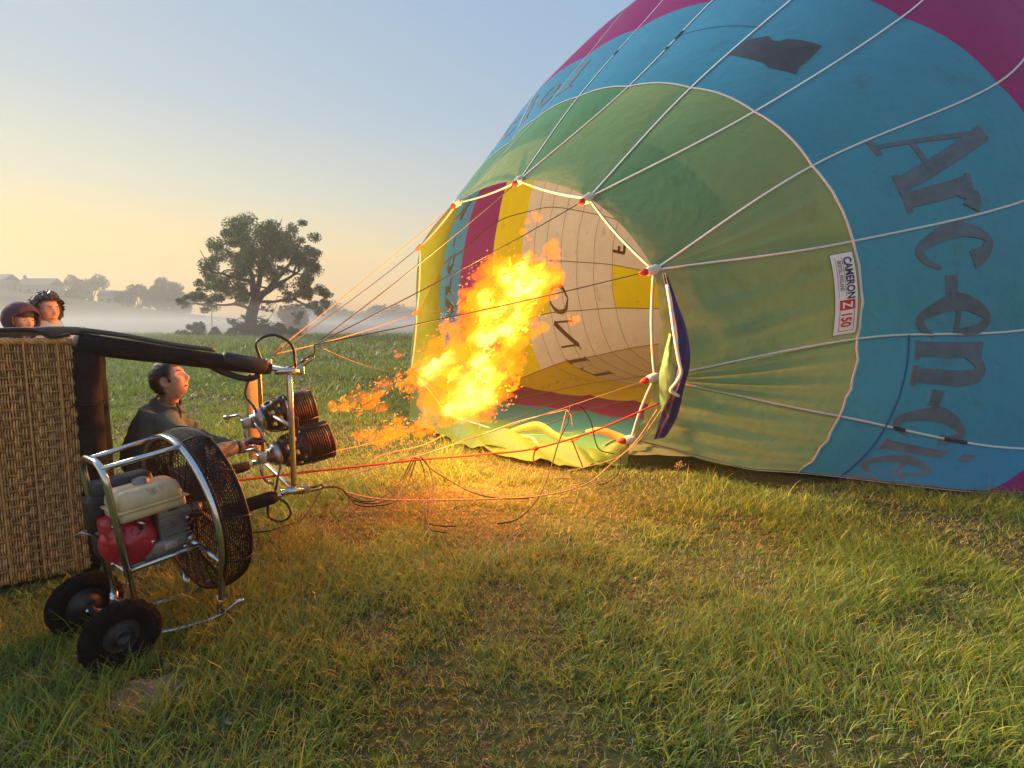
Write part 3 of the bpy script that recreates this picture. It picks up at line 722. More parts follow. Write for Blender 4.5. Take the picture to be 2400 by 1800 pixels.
OUTER = [(950, 900, 20), (985, 890, 42), (1010, 935, 44), (1045, 880, 62), (1080, 815, 66), (1105, 760, 60), (1130, 720, 70), (1150, 665, 62), (1185, 665, 70), (1220, 650, 62), (1250, 690, 50), (1262, 660, 34),
         (1105, 925, 54), (1072, 945, 46), (1150, 880, 62), (1180, 820, 56), (1222, 770, 40), (1195, 850, 36), (1030, 950, 40), (1130, 960, 36), (1170, 930, 30), (1020, 820, 30), (1060, 770, 30)]
WISPL = [(775, 955, 9), (800, 950, 13), (825, 942, 19), (850, 930, 24), (880, 915, 20), (905, 900, 18), (935, 880, 16), (862, 952, 20), (890, 955, 14), (838, 962, 14)]
WISPB = [(838, 1025, 12), (862, 1018, 14), (885, 1032, 16), (905, 1020, 24), (940, 1015, 22), (970, 1005, 24), (1005, 1000, 24), (1035, 985, 24), (930, 985, 14), (900, 1000, 16), (1020, 1018, 12)]
INNER = [(985, 895, 13), (1003, 878, 20), (1022, 862, 24), (1045, 845, 22), (1060, 880, 16), (1105, 925, 50), (1075, 950, 36), (1135, 885, 42), (1050, 960, 22), (1150, 940, 20), (1120, 845, 30), (1128, 795, 32), (1140, 745, 28), (1135, 705, 28),
         (1180, 650, 28), (1210, 680, 42), (1240, 672, 40), (1215, 640, 26), (1265, 665, 20), (1180, 770, 28), (1215, 745, 22), (1170, 720, 22), (1195, 800, 18)]
flame = thing('burner_flame', at(905, 940, fl_depth(905)), 'roaring yellow and orange gas flame shooting from the burners into the open balloon', 'flame')
for shr_, seed_, m_k in ((1.08, 4.1, FL_A), (.86, 5.3, FL_B), (.55, 6.7, FL_C)):
    SHR = shr_; V, N, Fc = remesh_union(bl(INNER), .018, 'flame'); V = licks(V, N, .13 * shr_, 9, seed_); obj('flame_core', V, Fc, m_k, flame)
SHR = .8
for lst, vox, amp, k_ in ((OUTER, .020, .14, .84), (WISPL, .013, .09, .8), (WISPB, .013, .09, .75)):
    V, N, Fc = remesh_union(bl(lst, k_), vox, 'flame'); V = licks(V, N, amp, 9, 1.3)
    obj('flame_tongue', V, Fc, FL_OUT, flame)

for i, lst in enumerate(([(928, 832, 9), (925, 822, 6)], [(1236, 520, 10), (1228, 545, 9), (1240, 558, 8)], [(1258, 512, 8), (1266, 520, 7), (1252, 500, 5)], [(1290, 585, 22), (1275, 600, 14), (1305, 605, 12), (1298, 630, 12)], [(1286, 650, 16), (1300, 665, 12), (1278, 630, 9)], [(1338, 752, 7), (1330, 742, 5)])):
    V, N, Fc = remesh_union(bl(lst), .012, 'flame'); V = licks(V, N, .06, 10, i * 1.7)
    obj('flame_wisp', V, Fc, FL_OUT, flame)
# torn flakes of fire round the rim
fm = bpy.data.materials.new('flame_flake'); fm.use_nodes = True; nd = fm.node_tree.nodes; nd.remove(nd['Principled BSDF'])
e_ = nd.new('ShaderNodeEmission'); e_.inputs['Strength'].default_value = 1.1
n0_ = nd.new('ShaderNodeTexNoise'); n0_.inputs['Scale'].default_value = 14; r0_ = nd.new('ShaderNodeValToRGB')
r0_.color_ramp.elements[0].position = .35; r0_.color_ramp.elements[0].color = (.8, .13, .008, 1); r0_.color_ramp.elements[1].position = .68; r0_.color_ramp.elements[1].color = (1, .42, .07, 1)
fm.node_tree.links.new(n0_.outputs['Fac'], r0_.inputs['Fac']); fm.node_tree.links.new(r0_.outputs[0], e_.inputs['Color'])
fm.node_tree.links.new(e_.outputs[0], nd['Material Output'].inputs['Surface'])
M = MB(); heat = []
g_ = np.random.default_rng(3)
for lst, cnt in ((OUTER, 800), (WISPL, 150), (WISPB, 170)):
    B = bl(lst)
    got = 0
    while got < cnt:
        c, r, _ = B[g_.integers(0, len(B))]
        d = g_.normal(0, 1, 3); d /= np.linalg.norm(d); p = c + d * r * (1.15 + .30 * abs(g_.normal()))
        if min(np.linalg.norm(p - b[0]) / b[1] for b in B) < .97: continue
        got += 1
        s = .005 + .012 * g_.random() ** 2
        M0 = Matrix.Translation(Vector(p)) @ Vector(FLDIR + g_.normal(0, .55, 3)).to_track_quat('Z', 'Y').to_matrix().to_4x4()
        pts = [(0, 0, -1.3 * s), (s * .7, .2 * s, 0), (0, .55 * s, .2 * s), (-.6 * s, 0, .1 * s), (0, -.5 * s, 0), (.25 * s, 0, 1.7 * s)]
        M.add([tuple(M0 @ Vector(q)) for q in pts], [(0, 1, 2), (0, 2, 3), (0, 3, 4), (0, 4, 1), (5, 2, 1), (5, 3, 2), (5, 4, 3), (5, 1, 4)])
o = M.build('flame_flake', fm, flame, smooth=False, kind='stuff')
# the flame's own light
for px, py, e, r, dd in ((1205, 690, FL_W * 1.25, .07, .75), (1100, 925, FL_W * .55, .10, .0), (1020, 870, FL_W * .2, .06, .0)):
    l = bpy.data.lights.new('flame_light', 'POINT'); l.energy = e; l.color = (1.0, .50, .10); l.shadow_soft_size = r
    lo_ = bpy.data.objects.new('flame_light', l); COL.objects.link(lo_); lo_.location = at(px, py, fl_depth(px)); lo_.parent = flame
    lo_.location = Vector(at(px, py, fl_depth(px) + dd)) - flame.location
# thin blue-grey gas between the tongues
# ------------------------------------------------------------------ wicker basket on its side
RIMB = gnd(228, 1340)                                 # near bottom corner of the rim
BL, BWD, BHT = 1.25, 1.2, 1.50                       # depth along AB, width along CB, height as it lies
def bk(a, c, z): return RIMB + AB * a + CB * c + UZ * z
def bkM(o=(0, 0, 0)):
    M = Matrix((Vector(AB), Vector(CB), Vector(UZ))).transposed().to_4x4(); M.translation = Vector(bk(*o)); return M
basket = thing('balloon_basket', bk(-.6, .6, 0), 'wicker balloon basket tipped on its side with brown suede rim and padded poles', 'basket')
WICK_M = mat('wicker_backing', (.12, .05, .018), rough=.8, var=.3, scale=40, bump=.4)
CANE_M = mat('split_cane', (.62, .34, .13), rough=.5, spec=.4, var=.35, scale=25, attr='tint')
SUEDE_M = mat('brown_suede', (.017, .012, .010), rough=.9, spec=.2, var=.35, scale=14, bump=.3, bscale=60)
SLEEVE_M = mat('black_padded_sleeve', (.012, .010, .0095), rough=.85, spec=.2, var=.4, scale=20, bump=.4, bscale=25)
BLACK_M = mat('black_rubber', (.012, .012, .013), rough=.6, var=.3, scale=30)
def panel(name, c, sa, sc_, sz, m=WICK_M):
    V, Fc = box((0, 0, 0), sa, sc_, sz); M = bkM(c); M.translation = Vector(bk(*c))
    return obj(name, [tuple(M @ Vector(v)) for v in V], Fc, m, basket, smooth=False)
panel('wicker_panel', (-BL / 2 - .05, .035, BHT / 2), BL, .03, BHT - .08)
panel('wicker_panel', (-BL / 2 - .05, BWD - .035, BHT / 2), BL, .03, BHT - .08)
panel('wicker_panel', (-BL / 2 - .05, BWD / 2, BHT - .055), BL, BWD - .1, .03)
panel('wicker_panel', (-BL / 2 - .05, BWD / 2, .055), BL, BWD - .1, .03)
panel('basket_floor', (-BL - .02, BWD / 2, BHT / 2), .04, BWD, BHT)
# woven face: split canes run up and down over and under thick stakes
g_ = np.random.default_rng(8)
M = MB(); tint = []
nst = 30; zst = np.linspace(.06, BHT - .05, nst)
pitch = .0125; na = int(BL / pitch)
for i in range(na):
    a0 = -.035 - i * pitch
    grp = (i // 3) if (i // 36) % 2 == 0 else (i // 2)
    ph = (grp % 2) * pi
    colr = .65 + .6 * g_.random(); warm = g_.normal(0, .05)
    base = np.array([colr * (1 + warm), colr, colr * (1 - warm)])
    if g_.random() < .1: base = base * .55
    pts = []; rr = []
    N_ = nst * 3
    for q in range(N_ + 1):
        z = .03 + (BHT - .06) * q / N_
        s = (z - zst[0]) / (zst[1] - zst[0])
        wob = .0028 * mnoise.noise(Vector((i * 3.1, z * 3, 0))) + .012 * mnoise.noise(Vector((0, z * 1.3, i * .03)))
        pts.append(bk(a0 + wob, .006 - .0085 * cos(pi * s + ph), z)); rr.append(.0052)
    V, Fc = tube(pts, rr, 4); M.add(V, Fc); tint += [base] * len(V)
    if i % 12 == 5:                                   # paired upright pieces stand proud
        pts = [bk(a0 + .004, -.012 + .002 * sin(q), .03 + (BHT - .06) * q / 30) for q in range(31)]
        V, Fc = tube(pts, .006, 5); M.add(V, Fc); tint += [np.array([.9, .85, .8])] * len(V)
o = M.build('cane_weave', CANE_M, basket, kind='stuff')
t_ = o.data.attributes.new('tint', 'FLOAT_COLOR', 'POINT'); t_.data.foreach_set('color', np.concatenate([np.array(tint), np.ones((len(tint), 1))], 1).astype(np.float32).ravel())
for z in zst:
    pts = [bk(-.02 - BL * q / 12, .008 + .003 * sin(q * 2.1 + z * 9), z + .004 * sin(q * 1.3 + z * 20)) for q in range(13)]
    V, Fc = tube(pts, .0085, 6); o = obj('wicker_stake', V, Fc, CANE_M, basket)
    t_ = o.data.attributes.new('tint', 'FLOAT_COLOR', 'POINT'); t_.data.foreach_set('color', np.tile(np.array([.55, .5, .45, 1], np.float32), len(V)))
# plaited border under the top edge
M = MB(); tint = []
for q in range(3):
    pts = [bk(-.03 - BL * i / 120, .0 - .012 * cos(i * .9 + q * 2.09), BHT - .035 + .012 * sin(i * .9 + q * 2.09)) for i in range(121)]
    V, Fc = tube(pts, .009, 5); M.add(V, Fc); tint += [np.array([1.15, 1.1, 1.05])] * len(V)
o = M.build('plaited_border', CANE_M, basket); t_ = o.data.attributes.new('tint', 'FLOAT_COLOR', 'POINT'); t_.data.foreach_set('color', np.concatenate([np.array(tint), np.ones((len(tint), 1))], 1).astype(np.float32).ravel())
# leather top strip, strap, rim roll
V, Fc = tube(spline([bk(-BL - .05, .03, BHT + .0), bk(-.8, .03, BHT + .012), bk(-.4, .03, BHT + .008), bk(-.12, .04, BHT + .025), bk(.04, .05, BHT + .02)], 24), .026, 8)
obj('leather_edge', V, Fc, mat('grey_leather', (.10, .085, .08), rough=.7, var=.3, scale=12, bump=.3), basket)
V, Fc = tube(spline([bk(-.36, .0, BHT + .03), bk(-.2, -.01, BHT + .03), bk(-.12, -.02, BHT - .01), bk(-.03, -.03, BHT + .0)], 20), .012, 6)
obj('strap', V, Fc, BLACK_M, basket)
rim = []
rc = .16
cs = [(0.03, .03), (BWD - .03, .03), (BWD - .03, BHT - .06), (.03, BHT - .06)]
for ci, (c, z) in enumerate(cs):
    cc, cz = (c + (rc if c < .5 else -rc)), (z + (rc if z < .5 else -rc)); a0 = [pi, 1.5 * pi, 0, .5 * pi][ci]
    for q in range(7): a = a0 + q / 6 * pi / 2; rim.append(bk(.03, cc + rc * cos(a), cz + rc * sin(a)))
    nx = cs[(ci + 1) % 4]
rim2 = []
for i in range(len(rim)):
    A_, B_ = rim[i], rim[(i + 1) % len(rim)]; n_ = max(1, int(np.linalg.norm(B_ - A_) / .06))
    rim2 += [A_ + (B_ - A_) * q / n_ for q in range(n_)]
rr = [.072 + .006 * mnoise.noise(Vector(p * 7)) for p in rim2]
V, Fc = tube(rim2, rr, 12, closed=True); obj('suede_rim', V, Fc, SUEDE_M, basket)
# rim lacing and dark bands near the corner
for z in (.35, .72, 1.08):
    V, Fc = tube([bk(.03 + .079 * cos(a), .03 + .079 * sin(a), z + .01 * sin(a)) for a in np.linspace(0, 2 * pi, 16)[:-1]], .006, 5, closed=True)
    obj('rim_lacing', V, Fc, SUEDE_M, basket)
# padded poles from the rim to the burner frame
def sleeve(A_, B_, r0, r1, seed, sag=.0):
    P = [A_ + (B_ - A_) * t + np.array([0, 0, -sag * 4 * t * (1 - t)]) for t in np.linspace(0, 1, 30)]
    R = [(r0 + (r1 - r0) * t) * (1 + .07 * mnoise.noise(Vector((t * 6, seed, 0)))) * (1 if .02 < t < .98 else .8) for t in np.linspace(0, 1, 30)]
    return tube(P, R, 12)
ends = {}
for nm, A_, B_, r0, r1 in (('t', bk(.0, .03, BHT - .05), NT, .068, .05), ('b', bk(.02, .03, .12), NB, .058, .05), ('ft', bk(.02, BWD - .05, BHT - .1), FT, .06, .046), ('fb', bk(.02, BWD - .05, .14), FB, .055, .046)):
    d = (B_ - A_) / np.linalg.norm(B_ - A_); E_ = B_ - d * .13
    V, Fc = sleeve(A_, E_, r0, r1, hash(nm) % 7, 0); obj('padded_pole', V, Fc, SLEEVE_M, basket)
    V, Fc = tube([E_ - d * .05, E_ + d * .1], .017, 10); obj('pole_end', V, Fc, None or mat('chrome_pole', (.62, .62, .62), rough=.22, metal=1.0, var=.08), basket)
# fabric sleeve end near the top corner and zip seam along the padded pole
d = (NT - bk(0, .03, BHT)) ; dn = d / np.linalg.norm(d)
V, Fc = tube([NT - dn * .46, NT - dn * .44, NT - dn * .18, NT - dn * .16], [.05, .060, .060, .045], 12); obj('pole_cuff', V, Fc, BLACK_M, basket)
V, Fc = tube(spline([bk(.02, .02, BHT + .03), bk(.22, .015, BHT - .005), bk(.5, .02, BHT - .07), NT - dn * .5 + UZ * .06], 24), .016, 6); obj('pole_lacing', V, Fc, mat('grey_leather_strap', (.07, .06, .06), rough=.6), basket)
V, Fc = tube(spline([NT - dn * .55 - UZ * .05, NT - dn * .45 - UZ * .09, NT - dn * .3 - UZ * .11, NT - dn * .22 - UZ * .07], 16), .022, 6); obj('hose_cover', V, Fc, BLACK_M, basket)

# ------------------------------------------------------------------ double burner in its frame
CHR_M = mat('polished_steel', (.60, .58, .56), rough=.2, metal=1.0, var=.1, scale=12, bump=.05)
DULL_M = mat('brushed_steel', (.42, .42, .43), rough=.38, metal=1.0, var=.15, scale=18)
CAN_M = mat('sooty_steel_can', (.03, .024, .022), rough=.5, metal=.6, var=.4, scale=9)
COIL_M = mat('heat_stained_coil', (.045, .038, .034), rough=.45, metal=.7, var=.4, scale=14)
burner = thing('double_burner', NB, 'steel double gas burner in a square chrome frame between padded poles', 'burner')
def rounded(pts, r, n=5):
    out = []
    m = len(pts)
    for i in range(m):
        p, a, b = pts[i], pts[i - 1], pts[(i + 1) % m]
        d1 = (a - p) / np.linalg.norm(a - p); d2 = (b - p) / np.linalg.norm(b - p)
        for t in np.linspace(0, 1, n): out.append((p + d1 * r) * (1 - t) ** 2 + 2 * p * t * (1 - t) + (p + d2 * r) * t * t)
    return out
V, Fc = tube(rounded([NB, FB, FT, NT], .09), .023, 10, closed=True); obj('frame', V, Fc, CHR_M, burner)
for c in (NB, NT, FB, FT):
    V, Fc = tube([c - AB * .1, c + AB * .07], .026, 10); obj('corner_socket', V, Fc, CHR_M, burner)
    V, Fc = box(c + AB * .085, .05, .035, .07, bkM().to_3x3(), .008); obj('corner_lug', V, Fc, DULL_M, burner)
# tan leather panel laced to the far upright of the frame
pc = at(598, 975, 4.9)
fp = FB + (FT - FB) * .5
V, Fc = box(at(597, 975, 4.95), .14, .018, .80, bkM().to_3x3(), .006); obj('heat_shield', V, Fc, mat('tan_panel', (.42, .36, .17), rough=.45, var=.15, scale=6), burner)
V, Fc = tube([NB + CB * .55 + UZ * .02, NB + CB * .55 + UZ * .93], .015, 8)
obj('cross_bar', *tube([NB + UZ * .50, FB + UZ * .50], .016, 8), DULL_M, burner)
obj('cross_bar', *tube([NB + UZ * .62 , NB + UZ * .62 + CB * .55 + AB * .1], .016, 8), CHR_M, burner)
def burner_unit(P, ax, s=1.0, sr=1.22, sl=.88):
    M4 = frame(P, ax) @ Matrix.Diagonal((sr, sr, sl, 1))
    def X(p): return np.array(M4 @ Vector(p)) 
    def L(prof, seg=28): return lathe([(r * s, z * s) for r, z in prof], seg, M4)
    V, Fc = L([(0, -.06), (.05, -.06), (.052, -.02), (.075, -.015), (.082, .01), (.082, .045), (.066, .055), (0, .056)]); obj('burner_collar', V, Fc, DULL_M, burner)
    # perforated can: faces left out where the holes are
    seg = 40; prof = [(.080, .05), (.098, .07), (.108, .09), (.114, .115), (.118, .14), (.121, .165), (.124, .19), (.127, .215), (.129, .24), (.130, .265), (.132, .29)]
    V, Fc = L(prof, seg)
    F2 = []
    for i in range(len(prof) - 1):
        for q in range(seg):
            hole = (i in (2, 3) and q % 5 in (1, 2)) or (i in (5, 6) and (q + 2) % 5 in (1, 2)) or (i == 8 and q % 5 in (1, 2))
            if not hole: F2.append(Fc[i * seg + q])
    can = obj('perforated_can', V, F2, CAN_M, burner)
    so_ = can.modifiers.new('thickness', 'SOLIDIFY'); so_.thickness = .004
    pts = [(.132 * cos(a), .132 * sin(a), .30 + .215 * a / (2 * pi * 10)) for a in np.linspace(0, 2 * pi * 10, 10 * 26)]
    obj('vapour_coil', *tube([X(np.array(p) * s) for p in pts], .0078 * s, 6), COIL_M, burner)
    V, Fc = L([(.119, .30), (.122, .40), (.121, .52), (.116, .52), (.114, .30)]); obj('inner_can', V, Fc, CAN_M, burner)
    V, Fc = L([(.136, .505), (.140, .515), (.140, .53), (.132, .534), (.126, .52)]); obj('can_lip', V, Fc, COIL_M, burner)
    for q in range(4):
        a = q * pi / 2 + .5; obj('coil_clamp', *tube([X(np.array([.145 * cos(a), .145 * sin(a), z]) * s) for z in (.285, .53)], .006 * s, 5), COIL_M, burner)
    V, Fc = L([(.0, .35), (.05, .35), (.055, .36), (0, .37)], 16); obj('jet_ring', V, Fc, COIL_M, burner)
    # valve block, blast lever, feed pipe
    obj('valve_block', *box(X((0, 0, -.10 * s)), .07 * s, .07 * s, .09 * s, M4.to_3x3(), .008), DULL_M, burner)
    obj('feed_pipe', *tube(spline([X((0, 0, -.09)), X((-.05, .03, -.14)), X((-.14, .03, -.13)), X((-.19, .03, -.07))], 14), .014, 8), DULL_M, burner)
    obj('blast_lever', *tube([X((.03, -.02, -.10)), X((.06, -.07, -.14)), X((.05, -.14, -.22))], .011, 8), DULL_M, burner)
    obj('lever_knob', *tube([X((.05, -.135, -.21)), X((.05, -.165, -.25))], .02, 8), DULL_M, burner)
    return X
BAX = AB * cos(RAD(11)) + UZ * sin(RAD(11))
BU = [burner_unit(at(604, 985, 4.55), BAX, 1.0), burner_unit(at(642, 1066, 4.38), BAX * 1.0 - UZ * .02, 1.0)]
# hoses
HOSE_M = mat('black_hose', (.014, .014, .015), rough=.45, var=.2)
obj('hose', *tube(spline([NT - dn * .20 + UZ * .05, NT - dn * .22 + UZ * .17, NT - dn * .10 + UZ * .25, NT + dn * .03 + UZ * .2, NT + dn * .05 + UZ * .04], 40), .011, 8), HOSE_M, burner)
obj('hose', *tube(spline([NT - dn * .28 - UZ * .08, at(575, 925, 4.5), at(596, 955, 4.5), at(602, 975, 4.5)], 24), .010, 8), HOSE_M, burner)
obj('hose', *tube(spline([NB - AB * .18 - UZ * .02, at(628, 1185, 4.0), at(632, 1212, 4.0), at(660, 1222, 4.0), at(681, 1205, 4.02), at(672, 1180, 4.05), at(648, 1165, 4.05)], 40), .010, 8), HOSE_M, burner)
obj('hose', *tube(spline([BU[1]((0, 0, -.12)), at(655, 1085, 4.3), at(652, 1118, 4.2), at(645, 1150, 4.15)], 24), .010, 8), HOSE_M, burner)
obj('pilot_line', *tube(spline([BU[0]((.03, .05, -.05)), at(618, 1010, 4.5), at(640, 1030, 4.42), BU[1]((0.03, .05, -.05))], 20), .006, 6), DULL_M, burner)
obj('bracket', *box(at(688, 990, 4.45), .06, .12, .10, bkM().to_3x3(), .01), CAN_M, burner)
# ------------------------------------------------------------------ inflation fan on its cart
FD = np.array([sin(RAD(36)), cos(RAD(36)), 0]); FS = np.array([FD[1], -FD[0], 0])
FO = gnd(285, 1490, .155) - FS * .24; FO[2] = 0
PIT = RAD(4); FDp = FD * cos(PIT) + UZ * sin(PIT); FUp = -FD * sin(PIT) + UZ * cos(PIT)
AXZ = .155
def fp_(s, d, z): d = d - .05 * max(0, z - .15); return FO + UZ * AXZ + FS * s + FDp * d + FUp * (z - AXZ)   # cart space, pitched about the axle
FM3 = Matrix((Vector(FS), Vector(FDp), Vector(FUp))).transposed()
fan = thing('inflation_fan', FO, 'petrol inflation fan with chrome tube cart, cream tank and black mesh cage', 'fan')
TUBE_M = mat('chrome_tube', (.60, .61, .62), rough=.23, metal=1.0, var=.12, scale=10, bump=.04, wear=((.30, .28, .26), 9, .62))
TYRE_M = mat('black_tyre', (.006, .006, .006), rough=.9, spec=.15, var=.5, scale=40, bump=.4, bscale=90)
RIMW_M = mat('grey_wheel_rim', (.018, .02, .023), rough=.5, var=.3)
MESH_M = mat('black_wire_mesh', (.014, .011, .010), rough=.6, var=.3, metal=.3)
def ftube(name, pts, r, m=TUBE_M, n=None, sides=10, closed=False):
    P = [fp_(*p) for p in pts]
    if n: P = spline(P, n)
    return obj(name, *tube(P, r, sides, closed), m, fan)
def uhoop(d, hw, ztop, zb, rc, zbw=None):             # inverted U
    pts = [(-(zbw or hw), d, zb)]
    for q in range(9): a = pi - q / 8 * pi / 2; pts.append((-hw + rc + rc * cos(a), d, ztop - rc + rc * sin(a)))
    for q in range(9): a = pi / 2 - q / 8 * pi / 2; pts.append((hw - rc + rc * cos(a), d, ztop - rc + rc * sin(a)))
    pts.append(((zbw or hw), d, zb)); return pts
ftube('rear_hoop', uhoop(.10, .15, .93, .15, .10), .0155)
HZ, HR, HD = .545, .415, .42                            # cage centre height, radius, front hoop position
pts = []
for a in np.linspace(-.62 * pi, .62 * pi, 37): pts.append((HR * sin(a), HD, HZ + HR * cos(a)))
pts = [(-.21, HD + .03, .10)] + pts + [(.21, HD + .03, .10)]
ftube('front_hoop', pts, .0165)
for s in (-1, 1):
    ftube('top_bar', [(s * .125, .10, .905), (s * .165, HD, HZ + .39)], .013)
    ftube('lower_bar', [(s * .15, .10, .40), (s * .20, HD - .02, .42)], .0125)
    ftube('lower_brace', [(s * .20, HD - .02, .42), (s * .36, HD, .36)], .0115)
    ftube('skid', [(s * .17, -.02, .15), (s * .18, .16, .055), (s * .19, .32, .015), (s * .19, .44, .0), (s * .19, .52, .025), (s * .19, .57, .018)], .012, n=24)
    ftube('skid_post', [(s * .20, HD + .03, .12), (s * .19, HD + .03, .012)], .017)
    ftube('leg_end', [(s * .15, .10, .20), (s * .15, .09, .12)], .02)
ftube('cross_tube', [(-.15, .10, .40), (.15, .10, .40)], .012)
ftube('cross_tube', [(-.2, HD - .02, .42), (.2, HD - .02, .42)], .012)
ftube('cross_tube', [(-.15, .10, .17), (.15, .10, .17)], .012)
ftube('axle', [(-.25, 0, AXZ), (.25, 0, AXZ)], .016)
for s in (-1, 1):
    c = fp_(s * .24, 0, AXZ); M4 = frame(c, FS * s, UZ)
    hub = obj('wheel', *lathe([(0, .012), (.022, .014), (.026, .03), (.03, .03), (.034, .008), (.085, -.004), (.092, .024), (.097, .024), (.097, -.03), (.034, -.03), (.03, -.04), (0, -.04)], 28, M4), RIMW_M, fan)
    V = []; Fc = []; seg, sd = 48, 12
    for i in range(seg):
        a = 2 * pi * i / seg
        for q in range(sd):
            b = 2 * pi * q / sd; w = .043 * sin(b); rr = .116 + .043 * cos(b)
            if cos(b) > .55: rr += (.005 if (i + (q % 2)) % 3 else -.004)
            V.append(tuple(M4 @ Vector((rr * cos(a), rr * sin(a), w))))
    for i in range(seg):
        for q in range(sd): Fc.append((i * sd + q, i * sd + (q + 1) % sd, ((i + 1) % seg) * sd + (q + 1) % sd, ((i + 1) % seg) * sd + q))
    o = obj('tyre', V, Fc, TYRE_M, hub, smooth=False); 
# cage: rim rings, wrapped mesh, front grille, propeller
C0, C1 = HD + .005, HD + .14
def cring(name, d, r, w, m=MESH_M): return ftube(name, [(r * sin(a), d, HZ + r * cos(a)) for a in np.linspace(0, 2 * pi, 49)[:-1]], w, m, closed=True, sides=6)
cring('cage_ring', C1, HR + .01, .009); cring('cage_ring', C0 + .01, HR + .012, .007)
M = MB()
for i in range(150):                                   # mesh wires across the barrel of the cage
    a = 2 * pi * i / 150; a2 = a + .10; a3 = a - .10
    for b in (a2, a3): M.add(*tube([fp_((HR + .014) * sin(a), C0 + .01, HZ + (HR + .014) * cos(a)), fp_((HR + .03) * sin((a + b) / 2), (C0 + C1) / 2, HZ + (HR + .03) * cos((a + b) / 2)), fp_((HR + .014) * sin(b), C1, HZ + (HR + .014) * cos(b))], .0022, 3, caps=False))
for q in range(15):
    d = C0 + .01 + (C1 - C0 - .01) * q / 14; r = HR + .016 + .014 * sin(pi * q / 14)
    M.add(*tube([fp_(r * sin(a), d, HZ + r * cos(a)) for a in np.linspace(0, 2 * pi, 61)[:-1]], .0024, 3, closed=True))
o = M.build('cage_mesh', MESH_M, fan, kind='stuff')
M = MB()
for d0 in (C0 + .0, C1 + .002):
    for q in range(1, 20):
        r = HR * q / 20; M.add(*tube([fp_(r * sin(a), d0 + (.05 * (1 - (r / HR) ** 2) if d0 > C0 + .1 else 0), HZ + r * cos(a)) for a in np.linspace(0, 2 * pi, 49)[:-1]], .0022, 3, closed=True))
    for q in range(24):
        a = 2 * pi * q / 24; M.add(*tube([fp_(r * HR * sin(a), d0 + (.05 * (1 - r * r) if d0 > C0 + .1 else 0) + .003, HZ + r * HR * cos(a)) for r in (.12, .4, .7, 1)], .003, 3, caps=False))
M.build('grille', MESH_M, fan, kind='stuff')
for q in range(5):                                     # cords that tie the mesh to the cage
    a = -.2 + q * .55
    ftube('mesh_cord', [((HR + .016 + .02 * sin(pi * t)) * sin(a + .05 * t), C0 + .01 + (C1 - C0) * t, HZ + (HR + .016 + .02 * sin(pi * t)) * cos(a + .05 * t)) for t in np.linspace(0, 1, 8)], .0045, MESH_M, sides=5)
M = MB()
for q in range(4):
    a0 = q * pi / 2 + .4; V = []; Fc = []
    for i in range(9):
        r = .05 + (.37) * i / 8; tw = .7 - .45 * i / 8; w = .055 * (1 - .3 * i / 8)
        for sgn in (-1, 1):
            for th in (-.004, .004):
                s_, z_ = r * sin(a0) + sgn * w * cos(a0) * cos(tw), r * cos(a0) - sgn * w * sin(a0) * cos(tw)
                V.append(fp_(s_, HD + .09 + sgn * w * sin(tw) + th, HZ + z_))
    for i in range(8):
        b = i * 4
        for x, y in ((0, 1), (1, 3), (3, 2), (2, 0)): Fc.append((b + x, b + y, b + 4 + y, b + 4 + x))
    Fc += [(32, 33, 35, 34)]; M.add(V, Fc)
M.add(*lathe([(0, .05), (.04, .05), (.055, -.03), (0, -.03)], 20, frame(fp_(0, HD + .09, HZ), FDp)))
M.build('propeller', mat('dark_wood_blade', (.05, .03, .02), rough=.4, var=.3), fan)
def ep_(s, d, z): return fp_(s - .085, d + .065, z - .045)
# engine: tank, cap, red recoil housing, grey block, air filter, exhaust, control box
def fbox(name, c, sx, sy, sz, m, bev=.01, taper=None, rot=0.0, parent=None):
    R = Matrix.Rotation(rot, 3, 'X')
    V, Fc = box((0, 0, 0), sx, sy, sz, None, bev)
    if taper: V = [(x * (1 - taper * max(0, z / sz + .5 - .4)), y * (1 - taper * max(0, z / sz + .5 - .4)), z) for x, y, z in V]
    B = ep_(*c); V = [tuple(np.array(FM3 @ (R @ Vector(v))) + B) for v in V]
    return obj(name, V, Fc, m, parent or fan)
CREAM_M = mat('weathered_cream_plastic', (.56, .45, .27), rough=.45, var=.18, scale=7, wear=((.28, .19, .10), 11, .6), bump=.08)
REDP_M = mat('red_engine_cover', (.40, .012, .03), rough=.35, var=.15, scale=12, coat=.3, wear=((.16, .02, .02), 14, .64))
BLOCK_M = mat('cast_engine_block', (.22, .22, .22), rough=.5, metal=.6, var=.35, scale=16, bump=.2)
DARK_M = mat('black_engine_plastic', (.016, .016, .017), rough=.5, var=.4, scale=14)
tz = .735
tank = fbox('fuel_tank', (.135, .195, tz + .03), .20, .29, .10, CREAM_M, .035, .16)
ORG[tank.name] = root_of(fan)
fbox('tank_base', (.135, .195, tz - .035), .205, .295, .055, CREAM_M, .022)
fbox('tank_seam', (.135, .195, tz - .008), .222, .312, .010, CREAM_M, .003)
obj('tank_cap', *lathe([(0, .022), (.022, .022), (.034, .017), (.036, .0), (.036, -.012), (.03, -.02)], 20, frame(ep_(.12, .20, tz + .085), FUp, FS)), BLOCK_M, fan)
RC4 = frame(ep_(.165, .075, .555), FS * .9 - FDp * .45, FUp)
obj('recoil_cover', *lathe([(0, .034), (.028, .034), (.032, .026), (.058, .027), (.062, .020), (.090, .019), (.094, .012), (.106, .006), (.114, -.010), (.116, -.07)], 36, RC4), REDP_M, fan)
M = MB()
for q in range(14):
    a_ = 2 * pi * q / 14; V, Fc = box((.077 * cos(a_), .077 * sin(a_), .021), .020, .007, .006, Matrix.Rotation(a_, 3, 'Z')); M.add([tuple(RC4 @ Vector(v)) for v in V], Fc)
